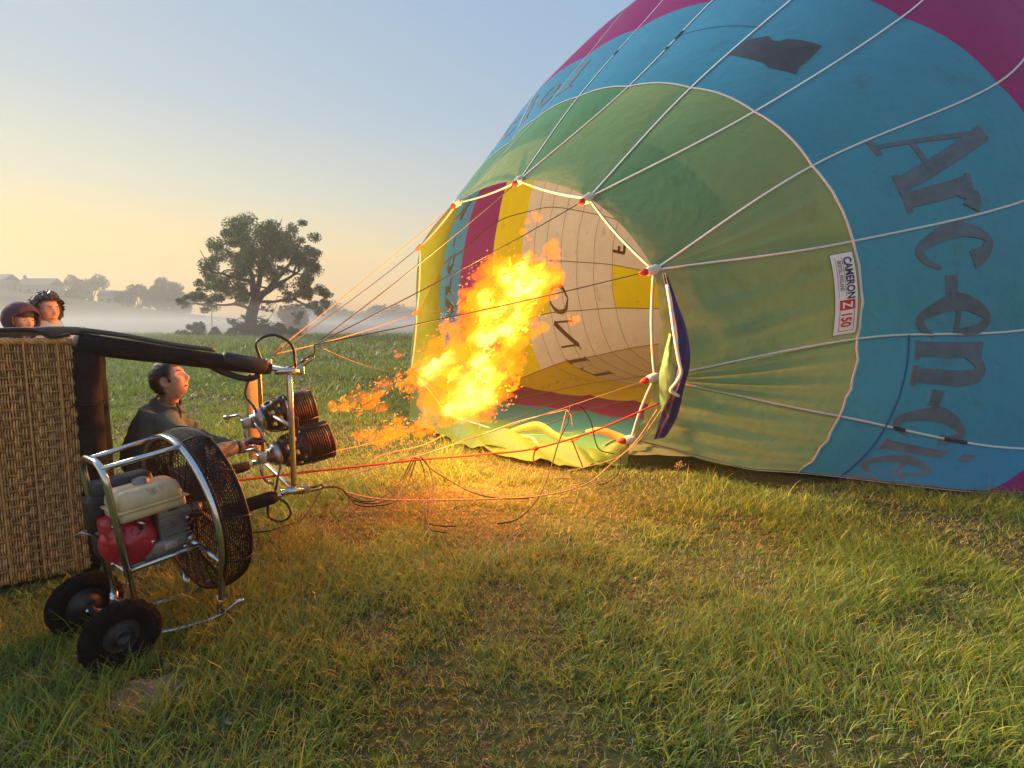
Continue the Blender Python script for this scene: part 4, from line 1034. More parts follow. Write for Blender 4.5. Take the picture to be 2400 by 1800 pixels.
M.build('recoil_rib', REDP_M, fan, smooth=False)
obj('pull_handle', *box(RC4 @ Vector((.085, -.07, .02)), .05, .016, .018, RC4.to_3x3(), .006), DARK_M, fan)
for q in range(3): a_ = q * 2.09 + .4; obj('bolt', *lathe([(0, .010), (.008, .010), (.009, .0)], 8, RC4 @ Matrix.Translation((.105 * cos(a_), .105 * sin(a_), .006))), CHR_M, fan)
fbox('fan_shroud', (.10, .10, .60), .12, .20, .18, REDP_M, .03)
fbox('cylinder_block', (.10, .275, .575), .18, .13, .20, BLOCK_M, .018)
fbox('crankcase', (.10, .235, .475), .20, .22, .09, BLOCK_M, .02)
fbox('engine_base', (.05, .20, .435), .26, .26, .02, DULL_M, .004)
for q in range(6): fbox('cooling_fin', (.10, .285, .52 + .022 * q), .205, .12, .007, BLOCK_M, .002)
obj('oil_cap', *lathe([(0, .03), (.016, .03), (.02, .02), (.02, 0)], 14, frame(ep_(.20, .33, .49), FS, FUp)), DULL_M, fan)
obj('crank_hub', *lathe([(0, .1), (.03, .1), (.032, .02), (.06, .02), (.06, 0)], 18, frame(ep_(.02, .31, HZ), FDp, FUp)), BLOCK_M, fan)
obj('bearing_housing', *lathe([(0, .06), (.026, .06), (.03, .05), (.03, 0), (.04, 0), (.04, -.02)], 16, frame(ep_(.17, .36, .63), FDp * .7 + FS * .6, FUp)), BLOCK_M, fan)
fbox('air_filter', (-.04, .16, .77), .14, .26, .13, DARK_M, .03)
fbox('exhaust_guard', (-.02, .05, .69), .12, .12, .17, DARK_M, .025)
fbox('carburettor', (-.02, .06, .585), .08, .09, .08, BLOCK_M, .015)
fbox('control_box', (.02, .015, .53), .12, .05, .10, DARK_M, .012)
obj('throttle_lever', *tube([ep_(.05, -.01, .60), ep_(.03, -.05, .63), ep_(.0, -.07, .61)], .006, 6), DULL_M, fan)
obj('brace_strap', *tube([ep_(-.10, .05, .41), ep_(.10, .33, .41)], .012, 6), DULL_M, fan)
for s, z in ((.19, .50), (.205, .60)):
    obj('bolt', *lathe([(0, .012), (.009, .012), (.010, .0)], 8, frame(ep_(s, .335, z), FS, FUp)), CHR_M, fan)
obj('fuel_hose', *tube(spline([ep_(.12, .33, tz - .06), ep_(.19, .30, .66), ep_(.16, .21, .655), ep_(.08, .12, .63)], 20), .005, 6), DARK_M, fan)

obj('spark_lead', *tube(spline([ep_(.17, .34, .62), ep_(.21, .37, .66), ep_(.20, .30, .69), ep_(.14, .24, .68)], 20), .0045, 6), DARK_M, fan)
obj('spark_cap', *tube([ep_(.17, .335, .61), ep_(.185, .35, .635)], .012, 8), DARK_M, fan)
obj('rating_plate', *box(ep_(.203, .24, .485), .003, .06, .035, FM3, .001), mat('worn_metal_plate', (.5, .5, .48), rough=.4, metal=.6, wear=((.2, .18, .16), 60, .55)), fan)
obj('drain_bolt', *lathe([(0, .012), (.011, .012), (.012, 0)], 6, frame(ep_(.205, .30, .455), FS, FUp)), CHR_M, fan)
obj('fuel_tap', *tube([ep_(.215, .12, .665), ep_(.235, .13, .655), ep_(.235, .15, .64)], .007, 6), CHR_M, fan)
# ------------------------------------------------------------------ people
def skin_body(name, joints, edges, root, lv=2):
    """joints: {key: (point, rx[, ry])}; grows one continuous surface over the skeleton"""
    keys = list(joints); me = bpy.data.meshes.new(name)
    me.from_pydata([tuple(joints[k][0]) for k in keys], [(keys.index(a), keys.index(b)) for a, b in edges], [])
    o = bpy.data.objects.new(name, me); COL.objects.link(o)
    o.modifiers.new('s', 'SKIN'); sd = o.modifiers.new('d', 'SUBSURF'); sd.levels = lv; sd.render_levels = lv
    for i, k in enumerate(keys):
        v = me.skin_vertices[0].data[i]; r = joints[k][1]; v.radius = (r, joints[k][2] if len(joints[k]) > 2 else r); v.use_root = (k == root)
    m2 = bpy.data.meshes.new_from_object(o.evaluated_get(bpy.context.evaluated_depsgraph_get()))
    bpy.data.objects.remove(o); bpy.data.meshes.remove(me)
    V = [tuple(v.co) for v in m2.vertices]; Fc = [tuple(p.vertices) for p in m2.polygons]; bpy.data.meshes.remove(m2)
    return V, Fc
def voxel(parts, vox, sm=3):
    bm = MB()
    for V, Fc in parts: bm.add(V, Fc)
    me = bpy.data.meshes.new('tmp'); me.from_pydata(bm.v, [], bm.f); o = bpy.data.objects.new('tmp', me); COL.objects.link(o)
    r = o.modifiers.new('r', 'REMESH'); r.mode = 'VOXEL'; r.voxel_size = vox
    s = o.modifiers.new('s', 'SMOOTH'); s.iterations = sm; s.factor = .5
    m2 = bpy.data.meshes.new_from_object(o.evaluated_get(bpy.context.evaluated_depsgraph_get())); bpy.data.objects.remove(o); bpy.data.meshes.remove(me)
    V = [tuple(v.co) for v in m2.vertices]; Fc = [tuple(p.vertices) for p in m2.polygons]; bpy.data.meshes.remove(m2)
    return V, Fc
def gs(x, c, s): return math.exp(-((x - c) / s) ** 2)
def head_local(jaw=1.0):
    V = []; Fc = []; nu_, nv_ = 48, 40
    for i in range(nv_ + 1):
        ph = pi * i / nv_
        for j in range(nu_):
            th = 2 * pi * j / nu_
            x, y, z = sin(ph) * sin(th), sin(ph) * cos(th), cos(ph)          # +y is the face
            X, Y, Z = .076 * x, (.092 if y > 0 else .104) * y, .122 * z
            low = max(0, min(1, (-.01 - Z) / .10))
            X *= 1 - (.26 * low) * (1 if y > -.2 else .3) * jaw
            if y < 0: Y *= 1 - .38 * low
            if y > 0:
                Y *= 1 - .05 * low; f = y ** .7
                Y += .027 * gs(X, 0, .013) * gs(Z, -.024, .017) * f + .013 * gs(X, 0, .011) * gs(Z, .004, .02) * f
                Y += .007 * gs(Z, .036, .012) * gs(X, 0, .05) * f - .013 * (gs(X, .032, .014) + gs(X, -.032, .014)) * gs(Z, .014, .012) * f
                Y += .006 * (gs(X, .042, .018) + gs(X, -.042, .018)) * gs(Z, -.022, .02) * f
                Y += .010 * gs(X, 0, .022) * (gs(Z, -.060, .007) + gs(Z, -.074, .007)) * f - .006 * gs(X, 0, .02) * gs(Z, -.0665, .003) * f
                Y += .014 * gs(X, 0, .022) * gs(Z, -.100, .014) * f
            V.append((X, Y, Z))
    for i in range(nv_):
        for j in range(nu_): Fc.append((i * nu_ + j, (i + 1) * nu_ + j, (i + 1) * nu_ + (j + 1) % nu_, i * nu_ + (j + 1) % nu_))
    return V, Fc
def ear_local(s):
    V, Fc = lathe([(0, .004), (.010, .003), (.017, .008), (.021, .004), (.018, -.006), (0, -.008)], 14)
    M = Matrix.Translation((s * .074, -.006, -.008)) @ Matrix.Rotation(s * .35, 4, 'Z') @ Matrix.Rotation(s * pi / 2, 4, 'Y') @ Matrix.Diagonal((1.5, 1.0, 1, 1))
    return [tuple(M @ Vector(v)) for v in V], Fc
def head_matrix(c, face, up=(0, 0, 1), s=1.0):
    f = Vector(face).normalized(); u = Vector(up); u = (u - f * u.dot(f)).normalized(); r = f.cross(u)
    M = Matrix((r, f, u)).transposed().to_4x4(); M.translation = Vector(c); return M @ Matrix.Scale(s, 4)
def xf(M, VF): return [tuple(M @ Vector(v)) for v in VF[0]], VF[1]
def hand_parts(wrist, d, palm, curl, side, s=1.0):
    """five separate fingers of unequal length curling about a grip; d points to the fingers, palm is the palm's normal"""
    d = Vector(d).normalized(); p = Vector(palm); p = (p - d * p.dot(d)).normalized(); r = d.cross(p) * side
    W = Vector(wrist); out = []
    c = W + d * .045 * s
    V, Fc = box((0, 0, 0), .078 * s, .085 * s, .028 * s, None, .012 * s); M = Matrix((r, d, p)).transposed()
    out.append(([tuple(c + M @ Vector(v)) for v in V], Fc))
    out.append(tube([W - d * .03 * s, W + d * .02 * s], [.026 * s, .03 * s], 10))
    for q, (off, ln) in enumerate(((-.029, .074), (-.010, .082), (.010, .077), (.028, .060))):
        P = W + d * .085 * s + r * off * s; pts = [P - d * .01 * s]; a = 0
        for seg_ in (.42, .32, .26):
            a += curl * (.9 if seg_ == .42 else 1.1); P = P + (d * cos(a) + p * sin(a)) * ln * seg_ * s; pts.append(P)
        out.append(tube([tuple(x) for x in pts], [.0105 * s, .0100 * s, .0092 * s, .0072 * s], 8))
    P = W + d * .03 * s - r * .036 * s; pts = [P + r * .012 * s]
    for a_, l_ in ((.9, .036), (.55, .03), (.2, .024)):
        P = P + (d * cos(a_) - r * sin(a_) * .8 + p * .55 * curl).normalized() * l_ * s; pts.append(P)
    out.append(tube([tuple(x) for x in pts], [.014 * s, .012 * s, .0105 * s, .008 * s], 8))
    return out
SKIN_M = mat('skin', (.56, .32, .23), rough=.5, spec=.35, var=.1, scale=18, bump=.05)
EYEW_M = mat('eye_white', (.6, .57, .52), rough=.3); EYED_M = mat('eye_iris', (.03, .02, .015), rough=.2)
LIP_M = mat('lip', (.36, .13, .10), rough=.5)
BROW_M = mat('brow_hair', (.025, .016, .012), rough=.8)
def face_bits(M, who, brow=BROW_M):
    for s in (-1, 1):
        e = obj('eye', *xf(M @ Matrix.Translation((s * .031, .068, .013)), lathe([(0, .0125), (.006, .011), (.0105, .006), (.012, 0), (.009, -.006), (0, -.009)], 12, Matrix.Rotation(-pi / 2, 4, 'X'))), EYEW_M, who)
        ORG[e.name] = root_of(who)
        obj('iris', *xf(M @ Matrix.Translation((s * .031, .0785, .013)), lathe([(0, .003), (.0045, .0022), (.0058, 0)], 12, Matrix.Rotation(-pi / 2, 4, 'X'))), EYED_M, e)
        obj('eyebrow', *tube([tuple(M @ Vector(p)) for p in ((s * .014, .090, .033), (s * .03, .089, .038), (s * .046, .078, .035))], [.0022, .003, .0018], 6), brow, who)
    obj('lips', *tube([tuple(M @ Vector(p)) for p in ((-.022, .070, -.066), (-.01, .083, -.0645), (0, .085, -.066), (.01, .083, -.0645), (.022, .070, -.066))], [.003, .006, .0055, .006, .003], 8), LIP_M, who)
def hair_cap(M, who, m, line, thick, tuft, sc1, seed, name='hair'):
    V0, F0 = head_local(); V = []
    keep = []
    for v in V0:
        x, y, z = v; n = Vector((x / .076, y / .1, z / .122)).normalized()
        k_ = line(x, y, z)
        h = thick * k_ + tuft * k_ * (abs(mnoise.noise(Vector(v) * sc1 + Vector((seed, 0, 0)))) + .5 * mnoise.noise(Vector(v) * sc1 * 2.7))
        keep.append(k_ > .02); V.append(tuple(Vector(v) + n * (h - .004 * (1 - min(1, k_ * 3)))))
    Fc = [f for f in F0 if sum(keep[i] for i in f) >= 3]
    used = sorted({i for f in Fc for i in f}); mp_ = {a: b for b, a in enumerate(used)}
    return obj(name, *xf(M, ([V[i] for i in used], [tuple(mp_[i] for i in f) for f in Fc])), m, who)
def strands(M, who, m, n, line, length, r, seed, curl=.0, name='hair_strand', down=.4):
    g = np.random.default_rng(seed); MBm = MB(); V0, _ = head_local()
    c = 0
    while c < n:
        v = Vector(V0[g.integers(0, len(V0))]); k_ = line(*v)
        if k_ < .3: continue
        c += 1; nn = Vector((v.x / .076, v.y / .1, v.z / .122)).normalized(); t = Vector(g.normal(0, 1, 3)); t = (t - nn * t.dot(nn)).normalized()
        b = nn.cross(t); P = []; L_ = length * (.6 + .8 * g.random())
        for q in range(6):
            u = q / 5; P.append(M @ (v + nn * (.004 + L_ * (.75 * u - (.35 * u * u if curl else .1 * u * u))) + t * L_ * .8 * u * (1 - curl) + (t * cos(u * 7) + b * sin(u * 7)) * curl * .016 * u + Vector((0, 0, -down * L_ * u * u)) + Vector((0, -.3 * L_ * u, 0))))
        MBm.add(*tube([tuple(p) for p in P], [r * (1 - .6 * q / 5) for q in range(6)], 4, caps=False))
    return MBm.build(name, m, who, kind='stuff')

# ---- pilot kneeling at the burner, looking up into the balloon
D0 = 4.0
pj = {'pelvis': (at(348, 1120, 4.02), .15, .13), 'waist': (at(345, 1060, 4.02), .155, .125), 'chest': (at(362, 1000, 4.02), .17, .13), 'upper': (at(382, 962, 4.02), .13, .10), 'neck': (at(396, 940, 4.03), .062, .062),
      'rsh': (at(385, 985, 3.83), .075), 'rel': (at(470, 1072, 3.86), .058), 'rwr': (at(560, 1046, 4.18), .040),
      'lsh': (at(402, 975, 4.22), .075), 'lel': (at(480, 1032, 4.38), .055), 'lwr': (at(556, 1050, 4.46), .038),
      'rhip': (at(372, 1135, 3.93), .105), 'rkn': (at(530, 1090, 3.96), .075), 'ran': (at(478, 1222, 3.98), .05), 'rft': (at(520, 1232, 4.02), .045), 'rto': (at(560, 1234, 4.05), .035),
      'lhip': (at(372, 1130, 4.16), .105), 'lkn': (at(520, 1195, 4.35), .075), 'lan': (at(395, 1205, 4.3), .05), 'lto': (at(375, 1190, 4.28), .04)}
pe = [('pelvis', 'waist'), ('waist', 'chest'), ('chest', 'upper'), ('upper', 'neck'), ('chest', 'rsh'), ('rsh', 'rel'), ('rel', 'rwr'), ('chest', 'lsh'), ('lsh', 'lel'), ('lel', 'lwr'),
      ('pelvis', 'rhip'), ('rhip', 'rkn'), ('rkn', 'ran'), ('ran', 'rft'), ('rft', 'rto'), ('pelvis', 'lhip'), ('lhip', 'lkn'), ('lkn', 'lan'), ('lan', 'lto')]
def shrink(j, f): return {k: (v[0], *(r * f for r in v[1:])) for k, v in j.items()}
HC = at(400, 892, 3.98); FACE = np.array([.93, .10, .36]); HUP = np.array([-.36, 0, .93])
HMp = head_matrix(HC, FACE, HUP, 1.2)
neck = tube([np.array(pj['upper'][0]), np.array(pj['neck'][0]), np.array(HMp @ Vector((0, -.02, -.07)))], [.075, .062, .058], 14)
bodyV = skin_body('b', shrink(pj, .60), pe, 'pelvis', 1)
fingd = at(612, 1014, 4.40) - np.array(pj['rwr'][0])
pilot = obj('person', *voxel([bodyV, neck, xf(HMp, head_local()), xf(HMp, ear_local(1)), xf(HMp, ear_local(-1))] , .0075, 2), SKIN_M,
            label='man in grey jacket and dark glove kneeling at the burner with his head tilted up', cat='person')
JACK_M = mat('grey_green_jacket', (.115, .13, .115), rough=.85, spec=.2, var=.2, scale=5, bump=.6, bscale=11)
COLL_M = mat('dark_collar', (.05, .045, .04), rough=.85)
GLOVE_M = mat('navy_work_glove', (.010, .010, .018), rough=.8, var=.3, scale=25, bump=.3)
TROU_M = mat('khaki_trousers', (.16, .115, .06), rough=.85, var=.2, scale=8, bump=.4, bscale=14)
BOOT_M = mat('dark_boot', (.02, .017, .015), rough=.6)
jk = {k: v for k, v in pj.items() if k in ('pelvis', 'waist', 'chest', 'upper', 'rsh', 'rel', 'rwr', 'lsh', 'lel', 'lwr')}
jk = dict(jk); jk['rwr'] = (np.array(jk['rwr'][0]), .046); jk['lwr'] = (np.array(jk['lwr'][0]), .044)
jk = {k: (v[0], *(r * (1.38 if k in ('waist', 'chest', 'pelvis', 'upper') else 1.22) for r in v[1:])) for k, v in jk.items()}
V, Fc = skin_body('j', jk, [e for e in pe if e[0] in jk and e[1] in jk], 'pelvis', 3)
V = [tuple(np.array(v) + .012 * np.array(mnoise.noise_vector(Vector(v) * 7)) + .006 * np.array(mnoise.noise_vector(Vector(v) * 19))) for v in V]
obj('jacket', V, Fc, JACK_M, pilot)
nb = np.array(pj['neck'][0]); nd_ = np.array(HMp @ Vector((0, -.02, -.07))) - np.array(pj['upper'][0]); nd_ /= np.linalg.norm(nd_)
Mc = frame(nb - nd_ * .035, nd_, (1, 0, 0))
V, Fc = lathe([(.105, -.02), (.088, .012), (.080, .04), (.084, .052), (.090, .045), (.098, .01), (.115, -.02)], 24, Mc); obj('collar', V, Fc, JACK_M, pilot)
obj('zip', *tube([nb + np.array([.075, -.03, -.01]), nb + np.array([.10, -.03, -.07]), at(425, 1010, 3.98)], .009, 6), COLL_M, pilot)
for w in ('r', 'l'):
    e, q = np.array(pj[w + 'el'][0]), np.array(pj[w + 'wr'][0]); dd = (q - e) / np.linalg.norm(q - e)
    obj('cuff', *tube([q - dd * .02, q + dd * .035], [.049, .046], 12), JACK_M, pilot)
tr = {k: v for k, v in pj.items() if k in ('pelvis', 'rhip', 'rkn', 'ran', 'lhip', 'lkn', 'lan')}
V, Fc = skin_body('t', shrink(tr, 1.04), [e for e in pe if e[0] in tr and e[1] in tr], 'pelvis', 2); obj('trousers', V, Fc, TROU_M, pilot)
for ks in (('ran', 'rft', 'rto'), ('lan', 'lto')):
    obj('boot', *tube([pj[k][0] for k in ks], [.062, .055, .04][:len(ks)], 10), BOOT_M, pilot)
GRIP = at(606, 1012, 4.42)
obj('glove', *voxel(hand_parts(np.array(pj['rwr'][0]) + .3 * fingd / np.linalg.norm(fingd) * .06, fingd, (0.25, .35, -.9), .62, 1, 1.35), .005, 2), GLOVE_M, pilot)
ld = at(628, 1040, 4.5) - np.array(pj['lwr'][0])
obj('hand', *voxel(hand_parts(np.array(pj['lwr'][0]) + .02 * ld / np.linalg.norm(ld), ld, (.2, -.4, -.85), .55, -1, 1.05), .005, 2), SKIN_M, pilot)
face_bits(HMp, pilot)
HAIR_M = mat('short_dark_hair', (.028, .019, .015), rough=.55, var=.4, scale=60, bump=.5, bscale=160)
def line_p(x, y, z):
    front = .070 - .13 * max(0, min(1, (y + .03) / .10)) if False else None
    if y < -.022: lim = -.074
    elif y < .016: lim = .022 if abs(x) > .055 else -.074
    elif y < .036: lim = -.022
    else: lim = -.022 + min(1, (y - .036) / .022) * .082
    k_ = max(0, min(1, (z - lim) / .014))
    return k_
hair_cap(HMp, pilot, HAIR_M, line_p, .012, .008, 45, 2)
strands(HMp, pilot, HAIR_M, 900, line_p, .016, .0015, 5, 0, down=.1)
obj('lever_bar', *tube([at(598, 992, 4.46), at(612, 1014, 4.43), at(640, 1062, 4.40)], .012, 8), DULL_M, burner)

# ---- woman with curly hair behind the basket, and the child in a hood beside her
def standing(base, H, face, up, label, top_m, trou_m, build=1.0, head_s=1.0, hc=None, arms='down'):
    """full standing figure; face is the look direction"""
    b = np.array(base, float); f = np.array([face[0], face[1], 0]); f /= np.linalg.norm(f); r = np.array([f[1], -f[0], 0])
    k = H / 1.70
    def q(x, y, z): return b + r * x * k * build + f * y * k + np.array([0, 0, z * k])
    j = {'pelvis': (q(0, 0, .92), .15 * k * build, .11 * k), 'waist': (q(0, .01, 1.08), .135 * k * build, .10 * k), 'chest': (q(0, .0, 1.27), .155 * k * build, .11 * k), 'upper': (q(0, -.01, 1.39), .11 * k, .085 * k), 'neck': (q(0, .0, 1.45), .055 * k)}
    for s, n_ in ((1, 'r'), (-1, 'l')):
        j[n_ + 'sh'] = (q(s * .175, -.01, 1.36), .065 * k); j[n_ + 'el'] = (q(s * .235, -.02, 1.08), .052 * k); j[n_ + 'wr'] = (q(s * .17, .16, .99), .036 * k)
        j[n_ + 'hip'] = (q(s * .09, 0, .86), .095 * k); j[n_ + 'kn'] = (q(s * .10, .02, .48), .066 * k); j[n_ + 'an'] = (q(s * .10, 0, .09), .045 * k); j[n_ + 'to'] = (q(s * .11, .16, .045), .038 * k)
    e = [('pelvis', 'waist'), ('waist', 'chest'), ('chest', 'upper'), ('upper', 'neck')]
    for n_ in 'rl': e += [('chest', n_ + 'sh'), (n_ + 'sh', n_ + 'el'), (n_ + 'el', n_ + 'wr'), ('pelvis', n_ + 'hip'), (n_ + 'hip', n_ + 'kn'), (n_ + 'kn', n_ + 'an'), (n_ + 'an', n_ + 'to')]
    HM = head_matrix(q(0, .035, 1.585), face, up, head_s * k)
    parts = [skin_body('b', shrink(j, .8), e, 'pelvis', 1), tube([q(0, -.01, 1.38), q(0, 0, 1.45), np.array(HM @ Vector((0, -.015, -.06)))], [.06 * k, .054 * k, .05 * k], 12), xf(HM, head_local(.8)), xf(HM, ear_local(1)), xf(HM, ear_local(-1))]
    for s, n_ in ((1, 'r'), (-1, 'l')): parts += hand_parts(j[n_ + 'wr'][0], -r * s * .5 + f * .6 + np.array([0, 0, -.35]), -f * .3 + np.array([0, 0, -.2]) - r * s * .4, .45, s, k)
    p = obj('person', *voxel(parts, .008, 2), SKIN_M, label=label, cat='person')
    tj = {a: v for a, v in j.items() if a in ('pelvis', 'waist', 'chest', 'upper') or a[1:] in ('sh', 'el', 'wr')}
    V, Fc = skin_body('j', tj, [x for x in e if x[0] in tj and x[1] in tj], 'pelvis', 2)
    V = [tuple(np.array(v) + .009 * np.array(mnoise.noise_vector(Vector(v) * 8))) for v in V]; obj('hooded_top', V, Fc, top_m, p)
    lj = {a: v for a, v in j.items() if a == 'pelvis' or a[1:] in ('hip', 'kn', 'an')}
    obj('trousers', *skin_body('t', shrink(lj, 1.05), [x for x in e if x[0] in lj and x[1] in lj], 'pelvis', 2), trou_m, p)
    for n_ in 'rl': obj('shoe', *tube([j[n_ + 'an'][0] - f * .05 - UZ * .04, j[n_ + 'an'][0] + f * .05 - UZ * .045, j[n_ + 'to'][0]], [.045 * k, .05 * k, .04 * k], 10), BOOT_M, p)
    face_bits(HM, p)
    return p, HM, q, j, f, r
BLUE_M = mat('pale_blue_hoodie', (.30, .36, .52), rough=.9, spec=.15, var=.12, scale=7, bump=.5, bscale=16)
DENIM_M = mat('dark_denim', (.03, .04, .07), rough=.85, var=.2)
GREY_HAIR_M = mat('greying_curls', (.06, .042, .035), rough=.5, var=.8, scale=30)
wp = at(112, 740, 4.75); HW = 1.81
wbase = np.array([wp[0] - .03, wp[1], 0])
woman, HMw, qw, jw, fw, rw = standing(wbase, HW, (.93, -.30, -.02), (.05, 0, 1), 'woman with curly greying hair and glasses in a pale blue hoodie behind the basket', BLUE_M, DENIM_M, 1.1, .99)
def line_w(x, y, z):
    lim = -.09 if y < .0 else (-.09 + y / .08 * .15)
    k_ = max(0, min(1, (z - lim) / .03))
    if y > .04 and z < .072: k_ = 0
    return k_
hair_cap(HMw, woman, GREY_HAIR_M, line_w, .030, .034, 42, 6)
strands(HMw, woman, GREY_HAIR_M, 2600, line_w, .075, .0030, 6, .9, 'hair_curl', .25)
V, Fc = lathe([(.15, -.09), (.165, -.03), (.15, .03), (.11, .05), (.085, .02), (.10, -.05)], 24, frame(qw(0, -.075, 1.475), (-.22 * fw[0], -.22 * fw[1], 1), (1, 0, 0)))
V = [tuple(np.array(v) + .012 * np.array(mnoise.noise_vector(Vector(v) * 14))) for v in V]; obj('folded_hood', V, Fc, BLUE_M, woman)
GLS_M = mat('spectacle_rim', (.20, .12, .06), rough=.3, metal=.6)
for s in (-1, 1):
    obj('spectacle_rim', *tube([tuple(HMw @ Vector((s * .032 + .022 * cos(a), .093 - .25 * abs(.022 * cos(a) * s + .01 * 0), .010 + .017 * sin(a)))) for a in np.linspace(0, 2 * pi, 21)[:-1]], .0018, 5, closed=True), GLS_M, woman)
    obj('spectacle_arm', *tube([tuple(HMw @ Vector(p)) for p in ((s * .054, .088, .014), (s * .075, .03, .012), (s * .078, -.01, .008))], .0018, 5), GLS_M, woman)
PLUM_M = mat('plum_hooded_jacket', (.075, .032, .055), rough=.85, var=.2, scale=9, bump=.5, bscale=18)
cp = at(48, 752, 4.55)
child, HMc, qc, jc, fc_, rc_ = standing((cp[0] - .02, cp[1], 0), 1.705, (.95, -.22, -.02), (.05, 0, 1), 'young person in a plum hood peering over the top of the basket at far left', PLUM_M, DENIM_M, .92, .99)
def line_c(x, y, z):
    k_ = 1.0 if y < .045 else max(0, min(1, (z - (.03 + (y - .045) * .9)) / .03))
    return k_
V0, F0 = head_local(); V = []; keep = []
for v in V0:
    x, y, z = v; k_ = line_c(x, y, z) if z > -.135 else 1
    keep.append(k_ > .05); V.append((x * 1.42, y * 1.28 - .006 + (.02 if y > .03 else 0), z * 1.20 + .012 - (.03 if z < -.08 else 0)))
Fh = [f for f in F0 if sum(keep[i] for i in f) >= 3]; used = sorted({i for f in Fh for i in f}); mp_ = {a: b for b, a in enumerate(used)}
hood = obj('hood', *xf(HMc, ([V[i] for i in used], [tuple(mp_[i] for i in f) for f in Fh])), PLUM_M, child)
sm_ = hood.modifiers.new('thickness', 'SOLIDIFY'); sm_.thickness = .012
def line_f(x, y, z): return max(0, min(1, (z - .035) / .02)) if y > 0 else 0
hair_cap(HMc, child, HAIR_M, line_f, .012, .012, 40, 3, 'fringe')
# ------------------------------------------------------------------ oak, hedge trees, houses on the hill
BARK_M = mat('oak_bark', (.055, .045, .035), rough=.95, var=.4, scale=6, bump=.8, bscale=14)
LEAF_M = mat('oak_leaves', (.05, .105, .026), rough=.6, var=.45, scale=1.2, trans=.3)
FARL_M = mat('hedge_leaves', (.06, .075, .035), rough=.8, var=.4, scale=.5, trans=.2)
def leaf_cloud(C, R, n, s0, s1, g, flat=.75):
    """n leaf clumps, each a few small tilted faces, spread through an ellipsoid"""
    C = np.asarray(C); d = g.normal(0, 1, (n, 3)); d /= np.linalg.norm(d, axis=1)[:, None]; rad = g.random(n) ** .55
    P = C + d * rad[:, None] * np.array([R, R, R * flat])
    s = s0 + (s1 - s0) * g.random(n)
    a = g.normal(0, 1, (n, 3)); a /= np.linalg.norm(a, axis=1)[:, None]; b = np.cross(a, g.normal(0, 1, (n, 3))); b /= np.linalg.norm(b, axis=1)[:, None]
    k1 = (.7 + .6 * g.random(n))[:, None]
    V = np.stack([P - a * s[:, None], P + b * s[:, None] * .55 * k1, P + a * s[:, None] * 1.1, P - b * s[:, None] * .6], 1).reshape(-1, 3)
    return V
def quads(V): n = len(V) // 4; return np.arange(n * 4).reshape(n, 4)
def npmesh(name, V, F4, m, parent):
    org = root_of(parent); me = bpy.data.meshes.new(name); me.vertices.add(len(V)); me.vertices.foreach_set('co', (V - org).astype(np.float32).ravel())
    me.loops.add(F4.size); me.loops.foreach_set('vertex_index', F4.astype(np.int32).ravel()); n = len(F4)
    me.polygons.add(n); me.polygons.foreach_set('loop_start', np.arange(0, n * 4, 4, dtype=np.int32)); me.polygons.foreach_set('loop_total', np.full(n, 4, np.int32)); me.update(calc_edges=True)
    me.materials.append(m); o = bpy.data.objects.new(name, me); COL.objects.link(o); o.parent = parent; ORG[o.name] = org; return o
TY = 55.0
tb = at(590, 783, TY); tb[2] = float(terrain(tb[0], tb[1]))
oak = thing('oak_tree', tb, 'big lone oak with a wide dark crown and crooked trunk standing in the misty field', 'tree')
g = np.random.default_rng(12)
limbs = MB(); tips = []
def tp(px, py, dy=0): return at(px, py, TY + dy)
def limb(pts, r0, r1, n=16):
    P = spline(pts, n); P = [p + .12 * np.array(mnoise.noise_vector(Vector(p * .9))) * (i > 0) for i, p in enumerate(P)]
    limbs.add(*tube(P, np.linspace(r0, r1, n), 8)); return P
tr_ = spline([tb - UZ * .2, tp(588, 750), tp(594, 722), tp(601, 700)], 14)
tv = [np.linspace(.62, .48, 14)[i] * (1 + .5 * max(0, 1 - i / 3)) for i in range(14)]
trunk = obj('trunk', *tube(tr_, tv, 12), BARK_M, oak)
main = [[tp(598, 706), tp(593, 675), tp(588, 640, 1), tp(570, 600, 1), tp(560, 555)], [tp(601, 702), tp(622, 685, -1), tp(645, 672, -1), tp(680, 650, 1), tp(710, 628)], [tp(600, 700), tp(606, 660, 2), tp(618, 610, 2), tp(625, 560, 2), tp(625, 530)],
        [tp(594, 733), tp(575, 718, -1), tp(540, 714, -1.5), tp(500, 716, -1), tp(440, 712, -1)], [tp(600, 706), tp(640, 708), tp(680, 702), tp(720, 715), tp(755, 735)], [tp(622, 685, -1), tp(660, 640, -2), tp(690, 600, -2), tp(705, 560, -2)],
        [tp(590, 660, 1), tp(550, 650, -2), tp(510, 640, -2), tp(480, 630, -2)], [tp(592, 690), tp(560, 680, 2), tp(520, 672, 3), tp(470, 680, 3)], [tp(591, 750), tp(570, 760, -1), tp(540, 756, -1)], [tp(598, 745), tp(615, 748), tp(625, 752)], [tp(600, 722), tp(620, 726, -1), tp(630, 722, -1)]]
R0 = [.42, .40, .34, .2, .17, .24, .2, .2, .1, .08, .08]
for pts, r in zip(main, R0):
    P = limb(pts, r, .05)
    for q in range(5):
        i = g.integers(5, 15); d = g.normal(0, 1, 3); d[2] = abs(d[2]) * .6; d /= np.linalg.norm(d); L_ = 1.2 + 1.6 * g.random()
        limb([P[i], P[i] + d * L_ * .5 + g.normal(0, .2, 3), P[i] + d * L_], r * .35, .025, 7)
limbs.build('limb', BARK_M, oak)
